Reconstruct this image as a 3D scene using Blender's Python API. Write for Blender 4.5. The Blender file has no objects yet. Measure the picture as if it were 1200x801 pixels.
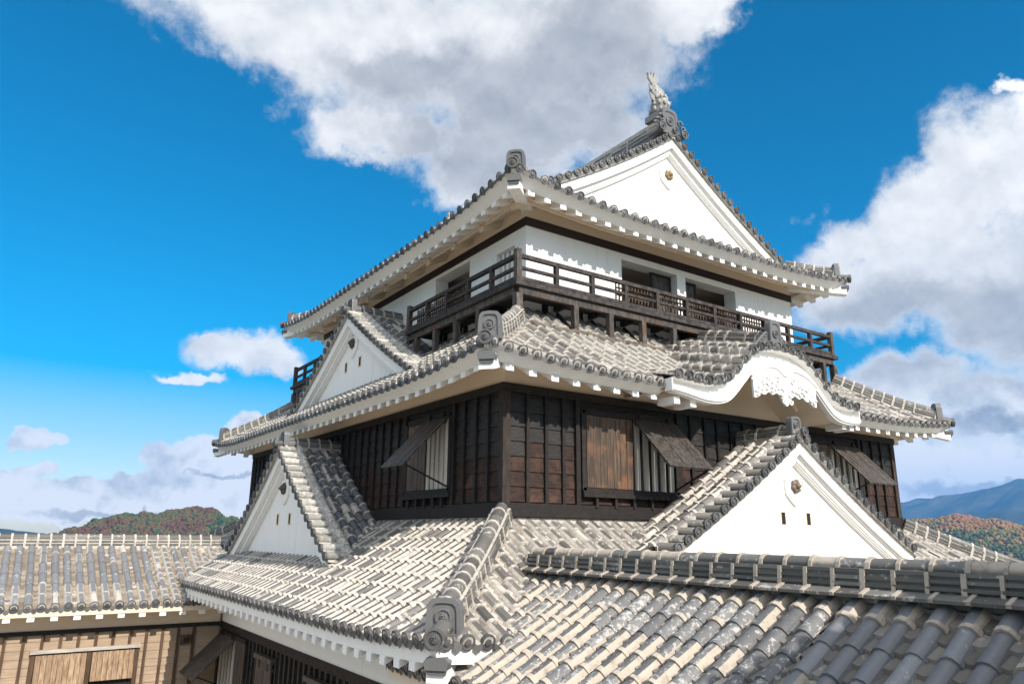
import bpy, math, random
import numpy as np
from mathutils import Vector, Matrix
random.seed(7)
rad = math.radians
SC = bpy.context.scene
COL = SC.collection

# ------------------------------------------------------------------ camera
CAM = Vector((-7.232, -10.803, -0.447))
YAW, PITCH, ROLL = rad(55.67), rad(14.72), rad(0.55)
fw = Vector((math.cos(YAW)*math.cos(PITCH), math.sin(YAW)*math.cos(PITCH), math.sin(PITCH)))
rt = Vector((math.sin(YAW), -math.cos(YAW), 0)); up = rt.cross(fw)
r2 = rt*math.cos(ROLL)+up*math.sin(ROLL); u2 = up*math.cos(ROLL)-rt*math.sin(ROLL)
cd = bpy.data.cameras.new('camera'); cam = bpy.data.objects.new('camera', cd); COL.objects.link(cam)
cam.matrix_world = Matrix(((r2.x, u2.x, -fw.x, CAM.x), (r2.y, u2.y, -fw.y, CAM.y), (r2.z, u2.z, -fw.z, CAM.z), (0, 0, 0, 1)))
cd.sensor_width = 36; cd.lens = 860/1200*36; cd.clip_start = 0.05; cd.clip_end = 60000
SC.camera = cam

# ------------------------------------------------------------------ light
SUN_EL, SUN_AZ = rad(34), rad(2.0)          # azimuth: degrees from -Y towards +X
sd = Vector((math.sin(SUN_AZ)*math.cos(SUN_EL), -math.cos(SUN_AZ)*math.cos(SUN_EL), math.sin(SUN_EL)))
ld = bpy.data.lights.new('sun', 'SUN'); ld.energy = 4.0; ld.angle = rad(0.5); ld.color = (1, 0.94, 0.865)
sun = bpy.data.objects.new('sun', ld); COL.objects.link(sun)
sun.rotation_euler = sd.to_track_quat('Z', 'Y').to_euler()
SC.view_settings.view_transform = 'Standard'; SC.view_settings.look = 'None'
SC.view_settings.exposure = 0.68; SC.view_settings.gamma = 1

# ------------------------------------------------------------------ sky
W = bpy.data.worlds.new('World'); SC.world = W; W.use_nodes = True
nt = W.node_tree; nt.nodes.clear()
class NB:
    """small node builder"""
    def __init__(s, nt): s.nt = nt
    def n(s, typ, **kw):
        nd = s.nt.nodes.new(typ)
        for k, v in kw.items(): setattr(nd, k, v)
        return nd
    def link(s, a, b): s.nt.links.new(a, b)
    def put(s, sock, v):
        if hasattr(v, 'is_linked') or isinstance(v, bpy.types.NodeSocket): s.link(v, sock)
        else: sock.default_value = v
    def m(s, op, a, b=None, c=None, clamp=False):
        nd = s.n('ShaderNodeMath', operation=op); nd.use_clamp = clamp
        s.put(nd.inputs[0], a)
        if b is not None: s.put(nd.inputs[1], b)
        if c is not None: s.put(nd.inputs[2], c)
        return nd.outputs[0]
    def mix(s, f, a, b, bt='MIX'):
        nd = s.n('ShaderNodeMix', data_type='RGBA', blend_type=bt)
        s.put(nd.inputs[0], f); s.put(nd.inputs[6], a); s.put(nd.inputs[7], b)
        return nd.outputs[2]
    def noise(s, vec, scale, detail=4, rough=0.55, dist=0.0):
        nd = s.n('ShaderNodeTexNoise'); s.link(vec, nd.inputs['Vector'])
        nd.inputs['Scale'].default_value = scale; nd.inputs['Detail'].default_value = detail
        nd.inputs['Roughness'].default_value = rough; nd.inputs['Distortion'].default_value = dist
        return nd.outputs[0]
    def ss(s, v, a, b):
        nd = s.n('ShaderNodeMapRange', interpolation_type='SMOOTHSTEP')
        s.put(nd.inputs[0], v); nd.inputs[1].default_value = a; nd.inputs[2].default_value = b
        return nd.outputs[0]
    def ramp(s, v, stops):
        nd = s.n('ShaderNodeValToRGB'); s.put(nd.inputs[0], v); cr = nd.color_ramp
        while len(cr.elements) < len(stops): cr.elements.new(0.5)
        for e, (p, c) in zip(cr.elements, stops): e.position = p; e.color = (*c, 1)
        return nd.outputs[0]
    def mapping(s, vec, scale):
        nd = s.n('ShaderNodeMapping'); s.link(vec, nd.inputs[0]); nd.inputs['Scale'].default_value = scale
        return nd.outputs[0]
nb = NB(nt)
sky = nb.n('ShaderNodeTexSky', sky_type='NISHITA'); sky.sun_disc = False
sky.sun_elevation = SUN_EL; sky.sun_rotation = math.pi - SUN_AZ
sky.altitude = 100; sky.air_density = 1.0; sky.dust_density = 0.4; sky.ozone_density = 3.0
tc = nb.n('ShaderNodeTexCoord'); D = tc.outputs['Generated']
sx = nb.n('ShaderNodeSeparateXYZ'); nb.link(D, sx.inputs[0])
az = nb.m('ARCTAN2', sx.outputs[1], sx.outputs[0]); el = nb.m('ARCSINE', sx.outputs[2])
def px_azel(x, y):
    d = (r2*(x-600) - u2*(y-400.5) + fw*860).normalized()
    return math.atan2(d.y, d.x), math.asin(d.z)
n1 = nb.n('ShaderNodeTexNoise'); nb.link(D, n1.inputs['Vector']); n1.inputs['Scale'].default_value = 6; n1.inputs['Detail'].default_value = 8; n1.inputs['Roughness'].default_value = 0.6
sc_ = nb.n('ShaderNodeSeparateXYZ'); nb.link(n1.outputs['Color'], sc_.inputs[0])
n1b = nb.n('ShaderNodeTexNoise'); nb.link(D, n1b.inputs['Vector']); n1b.inputs['Scale'].default_value = 22; n1b.inputs['Detail'].default_value = 6; n1b.inputs['Roughness'].default_value = 0.6
scb = nb.n('ShaderNodeSeparateXYZ'); nb.link(n1b.outputs['Color'], scb.inputs[0])
wamp = nb.m('ADD', nb.m('MULTIPLY', nb.ss(el, 0.03, 0.45), 0.80), 0.12)
def warp(base, i, amp): return nb.m('ADD', nb.m('ADD', base, nb.m('MULTIPLY', nb.m('MULTIPLY', nb.m('SUBTRACT', sc_.outputs[i], 0.5), wamp), amp)), nb.m('MULTIPLY', nb.m('SUBTRACT', scb.outputs[i], 0.5), 0.05))
azw = warp(az, 0, 0.22); elw = warp(el, 1, 0.15)
def ellipse(x, y, rx, ry, tilt=0):
    """a puff of cloud: centre and size as seen from the castle, kept as a compass bearing and a height angle"""
    a0, e0 = px_azel(x, y); a1, _ = px_azel(x+10, y); _, e1 = px_azel(x, y-10)
    ra, re = abs(a1-a0)/10*rx, abs(e1-e0)/10*ry
    da = nb.m('SUBTRACT', azw, a0); de = nb.m('SUBTRACT', elw, e0)
    if tilt:
        c, s = math.cos(tilt), math.sin(tilt); k = ra/rx
        kk = re/ry
        X = nb.m('DIVIDE', da, k); Y = nb.m('DIVIDE', de, kk)
        u = nb.m('DIVIDE', nb.m('ADD', nb.m('MULTIPLY', X, c), nb.m('MULTIPLY', Y, s)), rx)
        v = nb.m('DIVIDE', nb.m('SUBTRACT', nb.m('MULTIPLY', Y, c), nb.m('MULTIPLY', X, s)), ry)
    else:
        u = nb.m('DIVIDE', da, ra); v = nb.m('DIVIDE', de, re)
    q = nb.m('ADD', nb.m('MULTIPLY', u, u), nb.m('MULTIPLY', v, v))
    return nb.m('SUBTRACT', 1.0, nb.m('SQRT', q))
def puff_deg(a, e, ra, re):
    u = nb.m('DIVIDE', nb.m('SUBTRACT', azw, rad(a)), rad(ra)); v = nb.m('DIVIDE', nb.m('SUBTRACT', elw, rad(e)), rad(re))
    return nb.m('SUBTRACT', 1.0, nb.m('SQRT', nb.m('ADD', nb.m('MULTIPLY', u, u), nb.m('MULTIPLY', v, v))))
def field(ells):
    r = None
    for e in ells:
        v = puff_deg(*e[1:]) if e[0] == 'd' else ellipse(*e); r = v if r is None else nb.m('SMOOTH_MAX', r, v, 0.12)
    return r
CLOUDS = [  # x, y, rx, ry, tilt  (tilt: positive turns clockwise in azimuth)
    (330, 10, 210, 95), (520, 60, 240, 120), (640, 60, 190, 150), (700, 150, 90, 60), (610, 150, 110, 90), (800, 5, 120, 55), (460, 150, 115, 42), (560, 185, 95, 60),
    (1080, 265, 150, 70), (1160, 215, 90, 95), (1230, 160, 70, 70), (1050, 340, 160, 60), (1180, 340, 120, 110), (1000, 280, 70, 45), (1195, 105, 34, 18),
    (1060, 450, 110, 42), (1160, 470, 100, 50), (1120, 550, 170, 42), (1200, 560, 90, 50),
    (290, 412, 75, 27), (220, 440, 45, 9), (325, 420, 50, 22), (250, 405, 36, 14),
    (40, 513, 34, 11), (300, 497, 38, 15), (245, 530, 34, 20), (205, 545, 40, 24), (275, 545, 45, 30), (150, 575, 90, 20), (60, 588, 110, 24), (240, 578, 100, 26), (40, 552, 30, 9), (-20, 560, 50, 12), (120, 600, 160, 14), (320, 560, 60, 60),
    # unseen clouds added out of view for neutral fill light
    ('d', -70, 32, 60, 18), ('d', -140, 30, 55, 22), ('d', 152, 34, 44, 22), ('d', 60, 76, 200, 16), ('d', -120, 62, 90, 14), ('d', -30, 60, 50, 10)]
fld = field(CLOUDS)
n2 = nb.noise(D, 14, 8, 0.62); n3 = nb.noise(D, 5, 5, 0.55); n4 = nb.noise(D, 45, 6, 0.65)
fld2 = nb.m('ADD', fld, nb.m('ADD', nb.m('MULTIPLY', nb.m('SUBTRACT', n2, 0.5), 0.95), nb.m('MULTIPLY', nb.m('SUBTRACT', n4, 0.5), 0.30)))
lowb = nb.m('SUBTRACT', 1.0, nb.ss(el, 0.06, 0.24))
fld2 = nb.m('ADD', fld2, nb.m('MULTIPLY', lowb, 0.10))
alpha = nb.m('MAXIMUM', nb.ss(fld2, -0.10, 0.42), nb.m('MULTIPLY', lowb, nb.ss(fld2, 0.0, 0.16)))
# thick undersides are grey, edges white
dark = field([(600, 140, 190, 100), (690, 70, 110, 130), (470, 100, 110, 45), (1060, 390, 210, 66), (1190, 385, 130, 80), (1150, 495, 110, 16), (1000, 480, 60, 10), (1130, 570, 100, 12), (150, 606, 120, 6), (265, 556, 50, 4)])
darkv = nb.m('MULTIPLY', nb.ss(nb.m('ADD', dark, nb.m('MULTIPLY', nb.m('SUBTRACT', n3, 0.5), 0.6)), -0.15, 0.45), nb.ss(fld2, 0.08, 0.5))
def offs(v):
    nd = nb.n('ShaderNodeVectorMath', operation='ADD'); nb.link(D, nd.inputs[0]); nd.inputs[1].default_value = v; return nd.outputs[0]
up1 = offs((-0.004, -0.012, 0.030)); up2 = offs((-0.002, -0.005, 0.011))
rel = nb.m('ADD', nb.m('MULTIPLY', nb.m('SUBTRACT', nb.noise(D, 9, 5, 0.55), nb.noise(up1, 9, 5, 0.55)), 1.9), nb.m('MULTIPLY', nb.m('SUBTRACT', nb.noise(D, 24, 5, 0.55), nb.noise(up2, 24, 5, 0.55)), 1.1))
lit = nb.m('ADD', nb.m('ADD', 0.70, nb.m('MULTIPLY', lowb, 0.26)), nb.m('MULTIPLY', rel, nb.m('ADD', 1.0, nb.m('MULTIPLY', lowb, 1.8))), None, True)
ccol = nb.mix(lit, (0.58, 0.622, 0.675, 1), (0.95, 0.955, 0.97, 1))
dcol = nb.mix(lit, (0.34, 0.375, 0.435, 1), (0.55, 0.575, 0.62, 1))
ccol = nb.mix(darkv, ccol, dcol)
skm = nb.n('ShaderNodeVectorMath', operation='SCALE'); nb.link(sky.outputs[0], skm.inputs[0]); skm.inputs['Scale'].default_value = 1.0
hs = nb.n('ShaderNodeHueSaturation'); hs.inputs['Saturation'].default_value = 1.62; hs.inputs['Hue'].default_value = 0.488; nb.link(nb.m('ADD', nb.m('MULTIPLY', nb.ss(el, 0.0, 0.42), 1.42), 1.05), hs.inputs['Saturation']); nb.link(nb.m('ADD', nb.m('MULTIPLY', nb.ss(el, 0.0, 0.3), 0.17), 0.70), hs.inputs['Value']); nb.link(skm.outputs[0], hs.inputs['Color'])
SKY_STR = 0.11
cloudc = nb.n('ShaderNodeVectorMath', operation='SCALE'); nb.link(ccol, cloudc.inputs[0]); # clouds boosted towards the sun to lift fill light in the shade
sdot = nb.n('ShaderNodeVectorMath', operation='DOT_PRODUCT'); nb.link(D, sdot.inputs[0]); sdot.inputs[1].default_value = sd
nb.link(nb.m('MULTIPLY', nb.m('ADD', 1.0, nb.m('MULTIPLY', nb.ss(sdot.outputs['Value'], -0.10, 0.7), 1.0)), 0.66/SKY_STR), cloudc.inputs['Scale'])
fin = nb.mix(nb.m('MULTIPLY', alpha, 0.97), hs.outputs[0], cloudc.outputs[0])
bg = nb.n('ShaderNodeBackground'); nb.link(fin, bg.inputs[0]); bg.inputs[1].default_value = SKY_STR
wo = nb.n('ShaderNodeOutputWorld'); nb.link(bg.outputs[0], wo.inputs[0])

# ------------------------------------------------------------------ materials
MATS = {}
def mat(name, fn, rough=0.8, spec=0.3, bump=None):
    m = bpy.data.materials.new(name); m.use_nodes = True
    b = NB(m.node_tree); p = m.node_tree.nodes['Principled BSDF']
    t = b.n('ShaderNodeTexCoord'); at = b.n('ShaderNodeAttribute', attribute_name='rnd')
    c = fn(b, t.outputs['Object'], at.outputs['Fac'])
    if isinstance(c, tuple): p.inputs['Base Color'].default_value = (*c, 1)
    else: b.link(c, p.inputs['Base Color'])
    if callable(rough): b.link(rough(b, t.outputs['Object'], at.outputs['Fac']), p.inputs['Roughness'])
    else: p.inputs['Roughness'].default_value = rough
    p.inputs['Specular IOR Level'].default_value = spec
    if bump:
        sc, st, dist = bump
        bn = b.n('ShaderNodeBump'); bn.inputs['Strength'].default_value = st; bn.inputs['Distance'].default_value = dist
        b.link(b.noise(t.outputs['Object'], sc, 5, 0.6), bn.inputs['Height']); b.link(bn.outputs[0], p.inputs['Normal'])
    MATS[name] = m
    return m
def C4(c): return (*c, 1)
def tile_fn(lo, hi, lich, thr, amount, sc=9):
    def f(b, co, r):
        base = b.mix(r, C4(lo), C4(hi))
        n = b.noise(co, 22, 5, 0.65); base = b.mix(b.m('MULTIPLY', b.ss(n, 0.35, 0.7), 0.45), base, C4(tuple(x*1.75 for x in lo)))
        l = b.noise(co, sc, 6, 0.7)
        l2 = b.m('ADD', l, b.m('MULTIPLY', b.m('SUBTRACT', r, 0.5), 0.13))
        return b.mix(b.m('MULTIPLY', b.ss(l2, thr, thr+0.07), amount), base, C4(lich))
    return f
def plaster_fn(c, stain, thr=0.5, amt=0.6, sc=5):
    def f(b, co, r):
        n = b.noise(co, sc, 6, 0.7); v = b.mix(b.m('MULTIPLY', b.ss(n, thr, thr+0.25), amt), C4(c), C4(stain))
        return b.mix(b.m('MULTIPLY', r, 0.22), v, C4(stain))
    return f
def wood_fn(lo, hi, sca, hi2=None):
    def f(b, co, r):
        v = b.mapping(co, sca); n = b.noise(v, 1.0, 6, 0.65)
        c = b.mix(b.ss(n, 0.3, 0.72), C4(lo), C4(hi))
        if hi2: c = b.mix(b.m('MULTIPLY', b.ss(b.noise(co, 3.0, 4, 0.6), 0.5, 0.68), 0.75), c, C4(hi2))
        return b.mix(b.m('MULTIPLY', r, 0.5), c, C4(lo))
    return f
TILE = mat('tile', tile_fn((0.065, 0.061, 0.056), (0.20, 0.189, 0.17), (0.52, 0.49, 0.44), 0.59, 0.8), 0.5, 0.45, (60, 0.25, 0.01))
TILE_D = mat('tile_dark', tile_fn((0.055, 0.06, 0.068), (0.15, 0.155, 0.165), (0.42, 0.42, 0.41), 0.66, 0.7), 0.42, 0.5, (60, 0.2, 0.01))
TILE_L = mat('tile_lichen', tile_fn((0.075, 0.075, 0.077), (0.20, 0.197, 0.19), (0.46, 0.445, 0.41), 0.53, 0.75, 17), 0.5, 0.45, (50, 0.3, 0.01))
TILE_N = mat('smooth_tile', tile_fn((0.10, 0.102, 0.108), (0.235, 0.238, 0.245), (0.42, 0.415, 0.40), 0.62, 0.55, 12), 0.44, 0.5, (50, 0.15, 0.008))  # smoother, slightly bluer tile with fewer pale spots
TILE_B = mat('tile_bluegrey', tile_fn((0.125, 0.125, 0.128), (0.20, 0.20, 0.203), (0.55, 0.58, 0.60), 0.60, 0.7, 7), 0.45, 0.45, (50, 0.2, 0.01))
FLAT = mat('flat_tile', tile_fn((0.11, 0.104, 0.095), (0.30, 0.28, 0.25), (0.50, 0.47, 0.42), 0.54, 0.75, 7), 0.65, 0.3, (60, 0.25, 0.01))
FLAT_W = mat('warm_flat_tile', tile_fn((0.15, 0.122, 0.095), (0.34, 0.285, 0.22), (0.50, 0.45, 0.37), 0.60, 0.7, 9), 0.7, 0.25, (60, 0.25, 0.01))
FLAT_D = mat('dull_flat_tile', tile_fn((0.10, 0.09, 0.078), (0.24, 0.215, 0.185), (0.42, 0.39, 0.34), 0.60, 0.6, 9), 0.7, 0.25, (60, 0.25, 0.01))
JOINT = mat('joint_plaster', plaster_fn((0.50, 0.46, 0.405), (0.25, 0.225, 0.19), 0.45, 0.85, 10), 0.85, 0.2, (70, 0.4, 0.012))
JOINT_T = mat('joint_plaster_tan', plaster_fn((0.455, 0.395, 0.325), (0.25, 0.215, 0.175), 0.46, 0.8, 10), 0.85, 0.2, (70, 0.4, 0.012))
DISC = mat('tile_end', tile_fn((0.048, 0.048, 0.05), (0.135, 0.132, 0.127), (0.38, 0.36, 0.33), 0.65, 0.45), 0.5, 0.4)
ONI = mat('ornament_tile', tile_fn((0.085, 0.085, 0.086), (0.15, 0.148, 0.145), (0.3, 0.29, 0.27), 0.62, 0.4), 0.45, 0.4, (40, 0.3, 0.01))
def wall_fn(b, co, r):
    c = b.mix(b.m('MULTIPLY', b.ss(b.noise(co, 1.6, 6, 0.7), 0.5, 0.75), 0.35), C4((0.80, 0.785, 0.755)), C4((0.66, 0.635, 0.59)))
    st = b.noise(b.mapping(co, (7, 7, 0.55)), 1.0, 5, 0.7)                 # rain streaks
    c = b.mix(b.m('MULTIPLY', b.ss(st, 0.56, 0.74), 0.30), c, C4((0.47, 0.46, 0.44)))
    sp = b.noise(co, 11, 5, 0.75)
    return b.mix(b.m('MULTIPLY', b.ss(sp, 0.62, 0.72), 0.25), c, C4((0.45, 0.43, 0.40)))
WHITE = mat('white_plaster', wall_fn, 0.8, 0.25, (30, 0.1, 0.01))
SOFFIT = mat('bounce_tan_plaster', plaster_fn((0.70, 0.58, 0.45), (0.58, 0.47, 0.35), 0.5, 0.4, 1.3), 0.85, 0.2, (30, 0.06, 0.01))  # white plaster tinted tan to stand in for warm bounce under eaves
W_BLACK = mat('black_boards', wood_fn((0.010, 0.0085, 0.0075), (0.046, 0.041, 0.037), (6, 6, 40)), 0.6, 0.3, (28, 0.55, 0.015))
W_WORN = mat('worn_boards', wood_fn((0.010, 0.008, 0.007), (0.075, 0.034, 0.022), (9, 9, 26), (0.095, 0.05, 0.034)), 0.7, 0.25, (28, 0.6, 0.015))
W_BEAM = mat('dark_beam', wood_fn((0.012, 0.010, 0.009), (0.034, 0.026, 0.022), (12, 12, 12)), 0.7, 0.25, (40, 0.3, 0.01))
W_BAND = mat('brown_band', wood_fn((0.022, 0.013, 0.011), (0.035, 0.02, 0.016), (8, 8, 8)), 0.6, 0.3)
W_SHUT = mat('shutter_boards', wood_fn((0.03, 0.021, 0.016), (0.15, 0.10, 0.066), (22, 22, 1.6), (0.22, 0.105, 0.05)), 0.6, 0.35, (30, 0.25, 0.01))
W_SHUTD = mat('dark_shutter', wood_fn((0.022, 0.019, 0.017), (0.13, 0.108, 0.092), (16, 16, 2)), 0.5, 0.4, (30, 0.25, 0.01))
W_GREY = mat('weathered_wood', wood_fn((0.035, 0.030, 0.027), (0.15, 0.128, 0.11), (11, 11, 4), (0.12, 0.062, 0.036)), 0.8, 0.2, (40, 0.3, 0.01))
W_RAIL = mat('rail_wood', wood_fn((0.022, 0.019, 0.018), (0.085, 0.072, 0.065), (9, 9, 9)), 0.8, 0.2, (40, 0.3, 0.01))
W_PICK = mat('picket_wood', wood_fn((0.04, 0.03, 0.025), (0.20, 0.13, 0.09), (15, 15, 6)), 0.8, 0.2)
W_CORN = mat('corner_post_wood', wood_fn((0.02, 0.016, 0.014), (0.085, 0.062, 0.048), (12, 12, 3)), 0.75, 0.2)
W_GREYL = mat('pale_lintel', wood_fn((0.30, 0.27, 0.23), (0.48, 0.44, 0.39), (3, 3, 20)), 0.8, 0.2)
W_TAN = mat('tan_boards', wood_fn((0.28, 0.205, 0.142), (0.40, 0.30, 0.215), (2.0, 2.0, 24)), 0.8, 0.2, (40, 0.25, 0.01))
W_TANS = mat('tan_shutter', wood_fn((0.18, 0.115, 0.07), (0.44, 0.315, 0.205), (22, 22, 1.5)), 0.75, 0.2, (30, 0.25, 0.01))
W_BAT = mat('brown_batten', wood_fn((0.06, 0.035, 0.022), (0.15, 0.095, 0.06), (12, 12, 2)), 0.8, 0.2)
BAR = mat('window_bar', wood_fn((0.36, 0.33, 0.29), (0.62, 0.58, 0.51), (14, 14, 1)), 0.8, 0.2)
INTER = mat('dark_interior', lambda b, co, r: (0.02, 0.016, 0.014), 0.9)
PALE = mat('pale_tile', tile_fn((0.22, 0.21, 0.19), (0.42, 0.40, 0.36), (0.58, 0.54, 0.47), 0.50, 0.8), 0.6, 0.35, (60, 0.25, 0.01))
GREYT = mat('fish_tile', tile_fn((0.17, 0.165, 0.155), (0.33, 0.32, 0.30), (0.46, 0.44, 0.40), 0.55, 0.6, 12), 0.45, 0.45)
RUBBLE = mat('dark_rubble', plaster_fn((0.16, 0.125, 0.095), (0.05, 0.042, 0.036), 0.42, 0.85, 9), 0.9)
GOLD = mat('carved_boss', plaster_fn((0.34, 0.24, 0.12), (0.10, 0.07, 0.045), 0.45, 0.8, 14), 0.6, 0.4)
BROWNB = mat('brown_boss', plaster_fn((0.19, 0.145, 0.105), (0.06, 0.045, 0.035), 0.45, 0.8, 14), 0.6, 0.4)
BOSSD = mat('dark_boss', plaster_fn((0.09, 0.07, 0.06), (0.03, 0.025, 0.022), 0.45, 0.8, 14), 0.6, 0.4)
STONE = mat('stone', plaster_fn((0.30, 0.28, 0.25), (0.14, 0.13, 0.12), 0.45, 0.8, 1.2), 0.9)
METAL = mat('tower_steel', lambda b, co, r: (0.28, 0.28, 0.29), 0.5, 0.5)

# ------------------------------------------------------------------ mesh helpers
def V(*a): return np.array(a, float)
def nrm(v): return v/np.linalg.norm(v)
class MB:
    def __init__(s): s.v = []; s.f = []; s.m = []; s.r = []; s.s = []
    def add(s, vs, fs, m=0, r=None, smooth=False):
        o = len(s.v); s.v.extend([tuple(map(float, q)) for q in vs])
        if r is None: r = random.random()
        for f in fs:
            s.f.append(tuple(i+o for i in f)); s.m.append(m); s.r.append(r); s.s.append(smooth)
    def obox(s, o, ux, uy, uz, a, b, c, m=0, r=None):
        o, ux, uy, uz = map(np.asarray, (o, ux, uy, uz))
        vs = [o+ux*x+uy*y+uz*z for z in c for y in b for x in a]
        s.add(vs, [(0, 2, 3, 1), (4, 5, 7, 6), (0, 1, 5, 4), (2, 6, 7, 3), (0, 4, 6, 2), (1, 3, 7, 5)], m, r)
    def box(s, x0, x1, y0, y1, z0, z1, m=0, r=None):
        s.obox((0, 0, 0), (1, 0, 0), (0, 1, 0), (0, 0, 1), (x0, x1), (y0, y1), (z0, z1), m, r)
    def prism(s, a, b, side, upv, prof, m=0, r=None, caps=True, smooth=False, closed=True):
        a, b, side, upv = map(np.asarray, (a, b, side, upv)); n = len(prof)
        vs = [a+side*p+upv*q for p, q in prof]+[b+side*p+upv*q for p, q in prof]
        rng = range(n) if closed else range(n-1)
        s.add(vs, [(i, (i+1) % n, n+(i+1) % n, n+i) for i in rng], m, r, smooth)
        if caps and closed:
            s.add(vs[:n], [tuple(range(n))], m, r); s.add(vs[n:], [tuple(range(n))], m, r)
    def bar(s, a, b, w, h, m=0, r=None, up_=(0, 0, 1)):
        a = np.asarray(a, float); b = np.asarray(b, float); d = nrm(b-a); side = np.cross(d, up_)
        if np.linalg.norm(side) < 1e-4: side = np.cross(d, (0, 1, 0))
        side = nrm(side); u = np.cross(side, d)
        s.prism(a, b, side, u, [(-w/2, -h/2), (w/2, -h/2), (w/2, h/2), (-w/2, h/2)], m, r)
    def tube(s, pts, rads, m=0, r=None, n=8, smooth=True, caps=True):
        pts = [np.asarray(p, float) for p in pts]; rings = []
        if not hasattr(rads, '__len__'): rads = [rads]*len(pts)
        ref = V(0.13, 0.21, 0.97)
        for i, p in enumerate(pts):
            d = nrm(pts[min(i+1, len(pts)-1)]-pts[max(i-1, 0)])
            a = np.cross(d, ref)
            if np.linalg.norm(a) < 0.15: a = np.cross(d, V(1, 0, 0))
            a = nrm(a); b = np.cross(d, a)
            rings += [p+(a*math.cos(2*math.pi*k/n)+b*math.sin(2*math.pi*k/n))*rads[i] for k in range(n)]
        fs = [(i*n+k, i*n+(k+1) % n, (i+1)*n+(k+1) % n, (i+1)*n+k) for i in range(len(pts)-1) for k in range(n)]
        if caps: fs += [tuple(range(n)), tuple(range((len(pts)-1)*n, len(pts)*n))]
        s.add(rings, fs, m, r, smooth)
    def blob(s, c, rx, ry, rz, m=0, r=None, seed=0, jit=0.0, nu=8, nv=5):
        rr = random.Random(seed); vs = [V(*c)+V(0, 0, rz)]
        for j in range(1, nv):
            th = math.pi*j/nv
            for i in range(nu):
                ph = 2*math.pi*i/nu; k = 1+rr.uniform(-jit, jit)
                vs.append(V(*c)+V(rx*k*math.sin(th)*math.cos(ph), ry*k*math.sin(th)*math.sin(ph), rz*k*math.cos(th)))
        vs.append(V(*c)-V(0, 0, rz)); fs = []
        for i in range(nu):
            fs.append((0, 1+i, 1+(i+1) % nu)); e = 1+(nv-2)*nu
            fs.append((len(vs)-1, e+(i+1) % nu, e+i))
            for j in range(nv-2):
                a = 1+j*nu; fs.append((a+i, a+nu+i, a+nu+(i+1) % nu, a+(i+1) % nu))
        s.add(vs, fs, m, r, True)
    def build(s, name, mats, parent=None, label=None):
        me = bpy.data.meshes.new(name); me.from_pydata(s.v, [], s.f)
        for m in (mats if isinstance(mats, (list, tuple)) else [mats]): me.materials.append(m)
        me.polygons.foreach_set('material_index', s.m); me.polygons.foreach_set('use_smooth', s.s)
        at = me.attributes.new('rnd', 'FLOAT', 'FACE'); at.data.foreach_set('value', s.r)
        me.update()
        o = bpy.data.objects.new(name, me); COL.objects.link(o)
        if parent is not None: put_under(o, parent)
        if label: o['label'] = label
        return o
WM = {}
def put_under(o, parent):
    o.parent = parent; o.matrix_parent_inverse = Matrix.Translation(-Vector(WM.get(parent.name, (0, 0, 0))))
def thing(name, loc, label, cat, group=None):
    o = bpy.data.objects.new(name, None); COL.objects.link(o); o.location = loc; o.empty_display_size = 0.5
    WM[o.name] = tuple(loc); o['label'] = label; o['category'] = cat
    if group: o['group'] = group
    return o

# ------------------------------------------------------------------ roof tiles
# material slots of a roof mesh: 0 round tile, 1 joint plaster, 2 flat tile, 3 tile end
UP = V(0, 0, 1)
def disc(mb, c, ax, R, m=3, depth=0.05, n=12, r=None, big=False):
    ax = nrm(np.asarray(ax, float)); a = np.cross(ax, UP); a = nrm(a) if np.linalg.norm(a) > 1e-3 else V(1, 0, 0); b = np.cross(ax, a)
    if r is None: r = random.random()
    spec = [(R*0.96, -depth), (R, 0), (R*0.8, 0.004), (R*0.72, -0.016), (R*0.5, -0.016), (R*0.42, 0.0), (0.001, 0.006)]
    vs = []; 
    for rr, h in spec: vs += [c+ax*h+(a*math.cos(2*math.pi*k/n)+b*math.sin(2*math.pi*k/n))*rr for k in range(n)]
    fs = [(i*n+k, i*n+(k+1) % n, (i+1)*n+(k+1) % n, (i+1)*n+k) for i in range(len(spec)-1) for k in range(n)]
    mb.add(vs, fs, m, r)
    if big:                                   # raised three-comma swirl
        for q in range(3):
            pts = []; rs = []
            for k in range(5):
                th = q*2*math.pi/3+k*0.5; rr = R*(0.14+0.055*k)
                pts.append(c+ax*0.008+(a*math.cos(th)+b*math.sin(th))*rr); rs.append(R*(0.11-0.018*k))
            mb.tube(pts, rs, m, r, 5)
PROF = [(-1.15, -0.12), (-0.95, 0.40), (-0.60, 0.86), (0, 1.04), (0.60, 0.86), (0.95, 0.40), (1.15, -0.12)]
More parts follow.
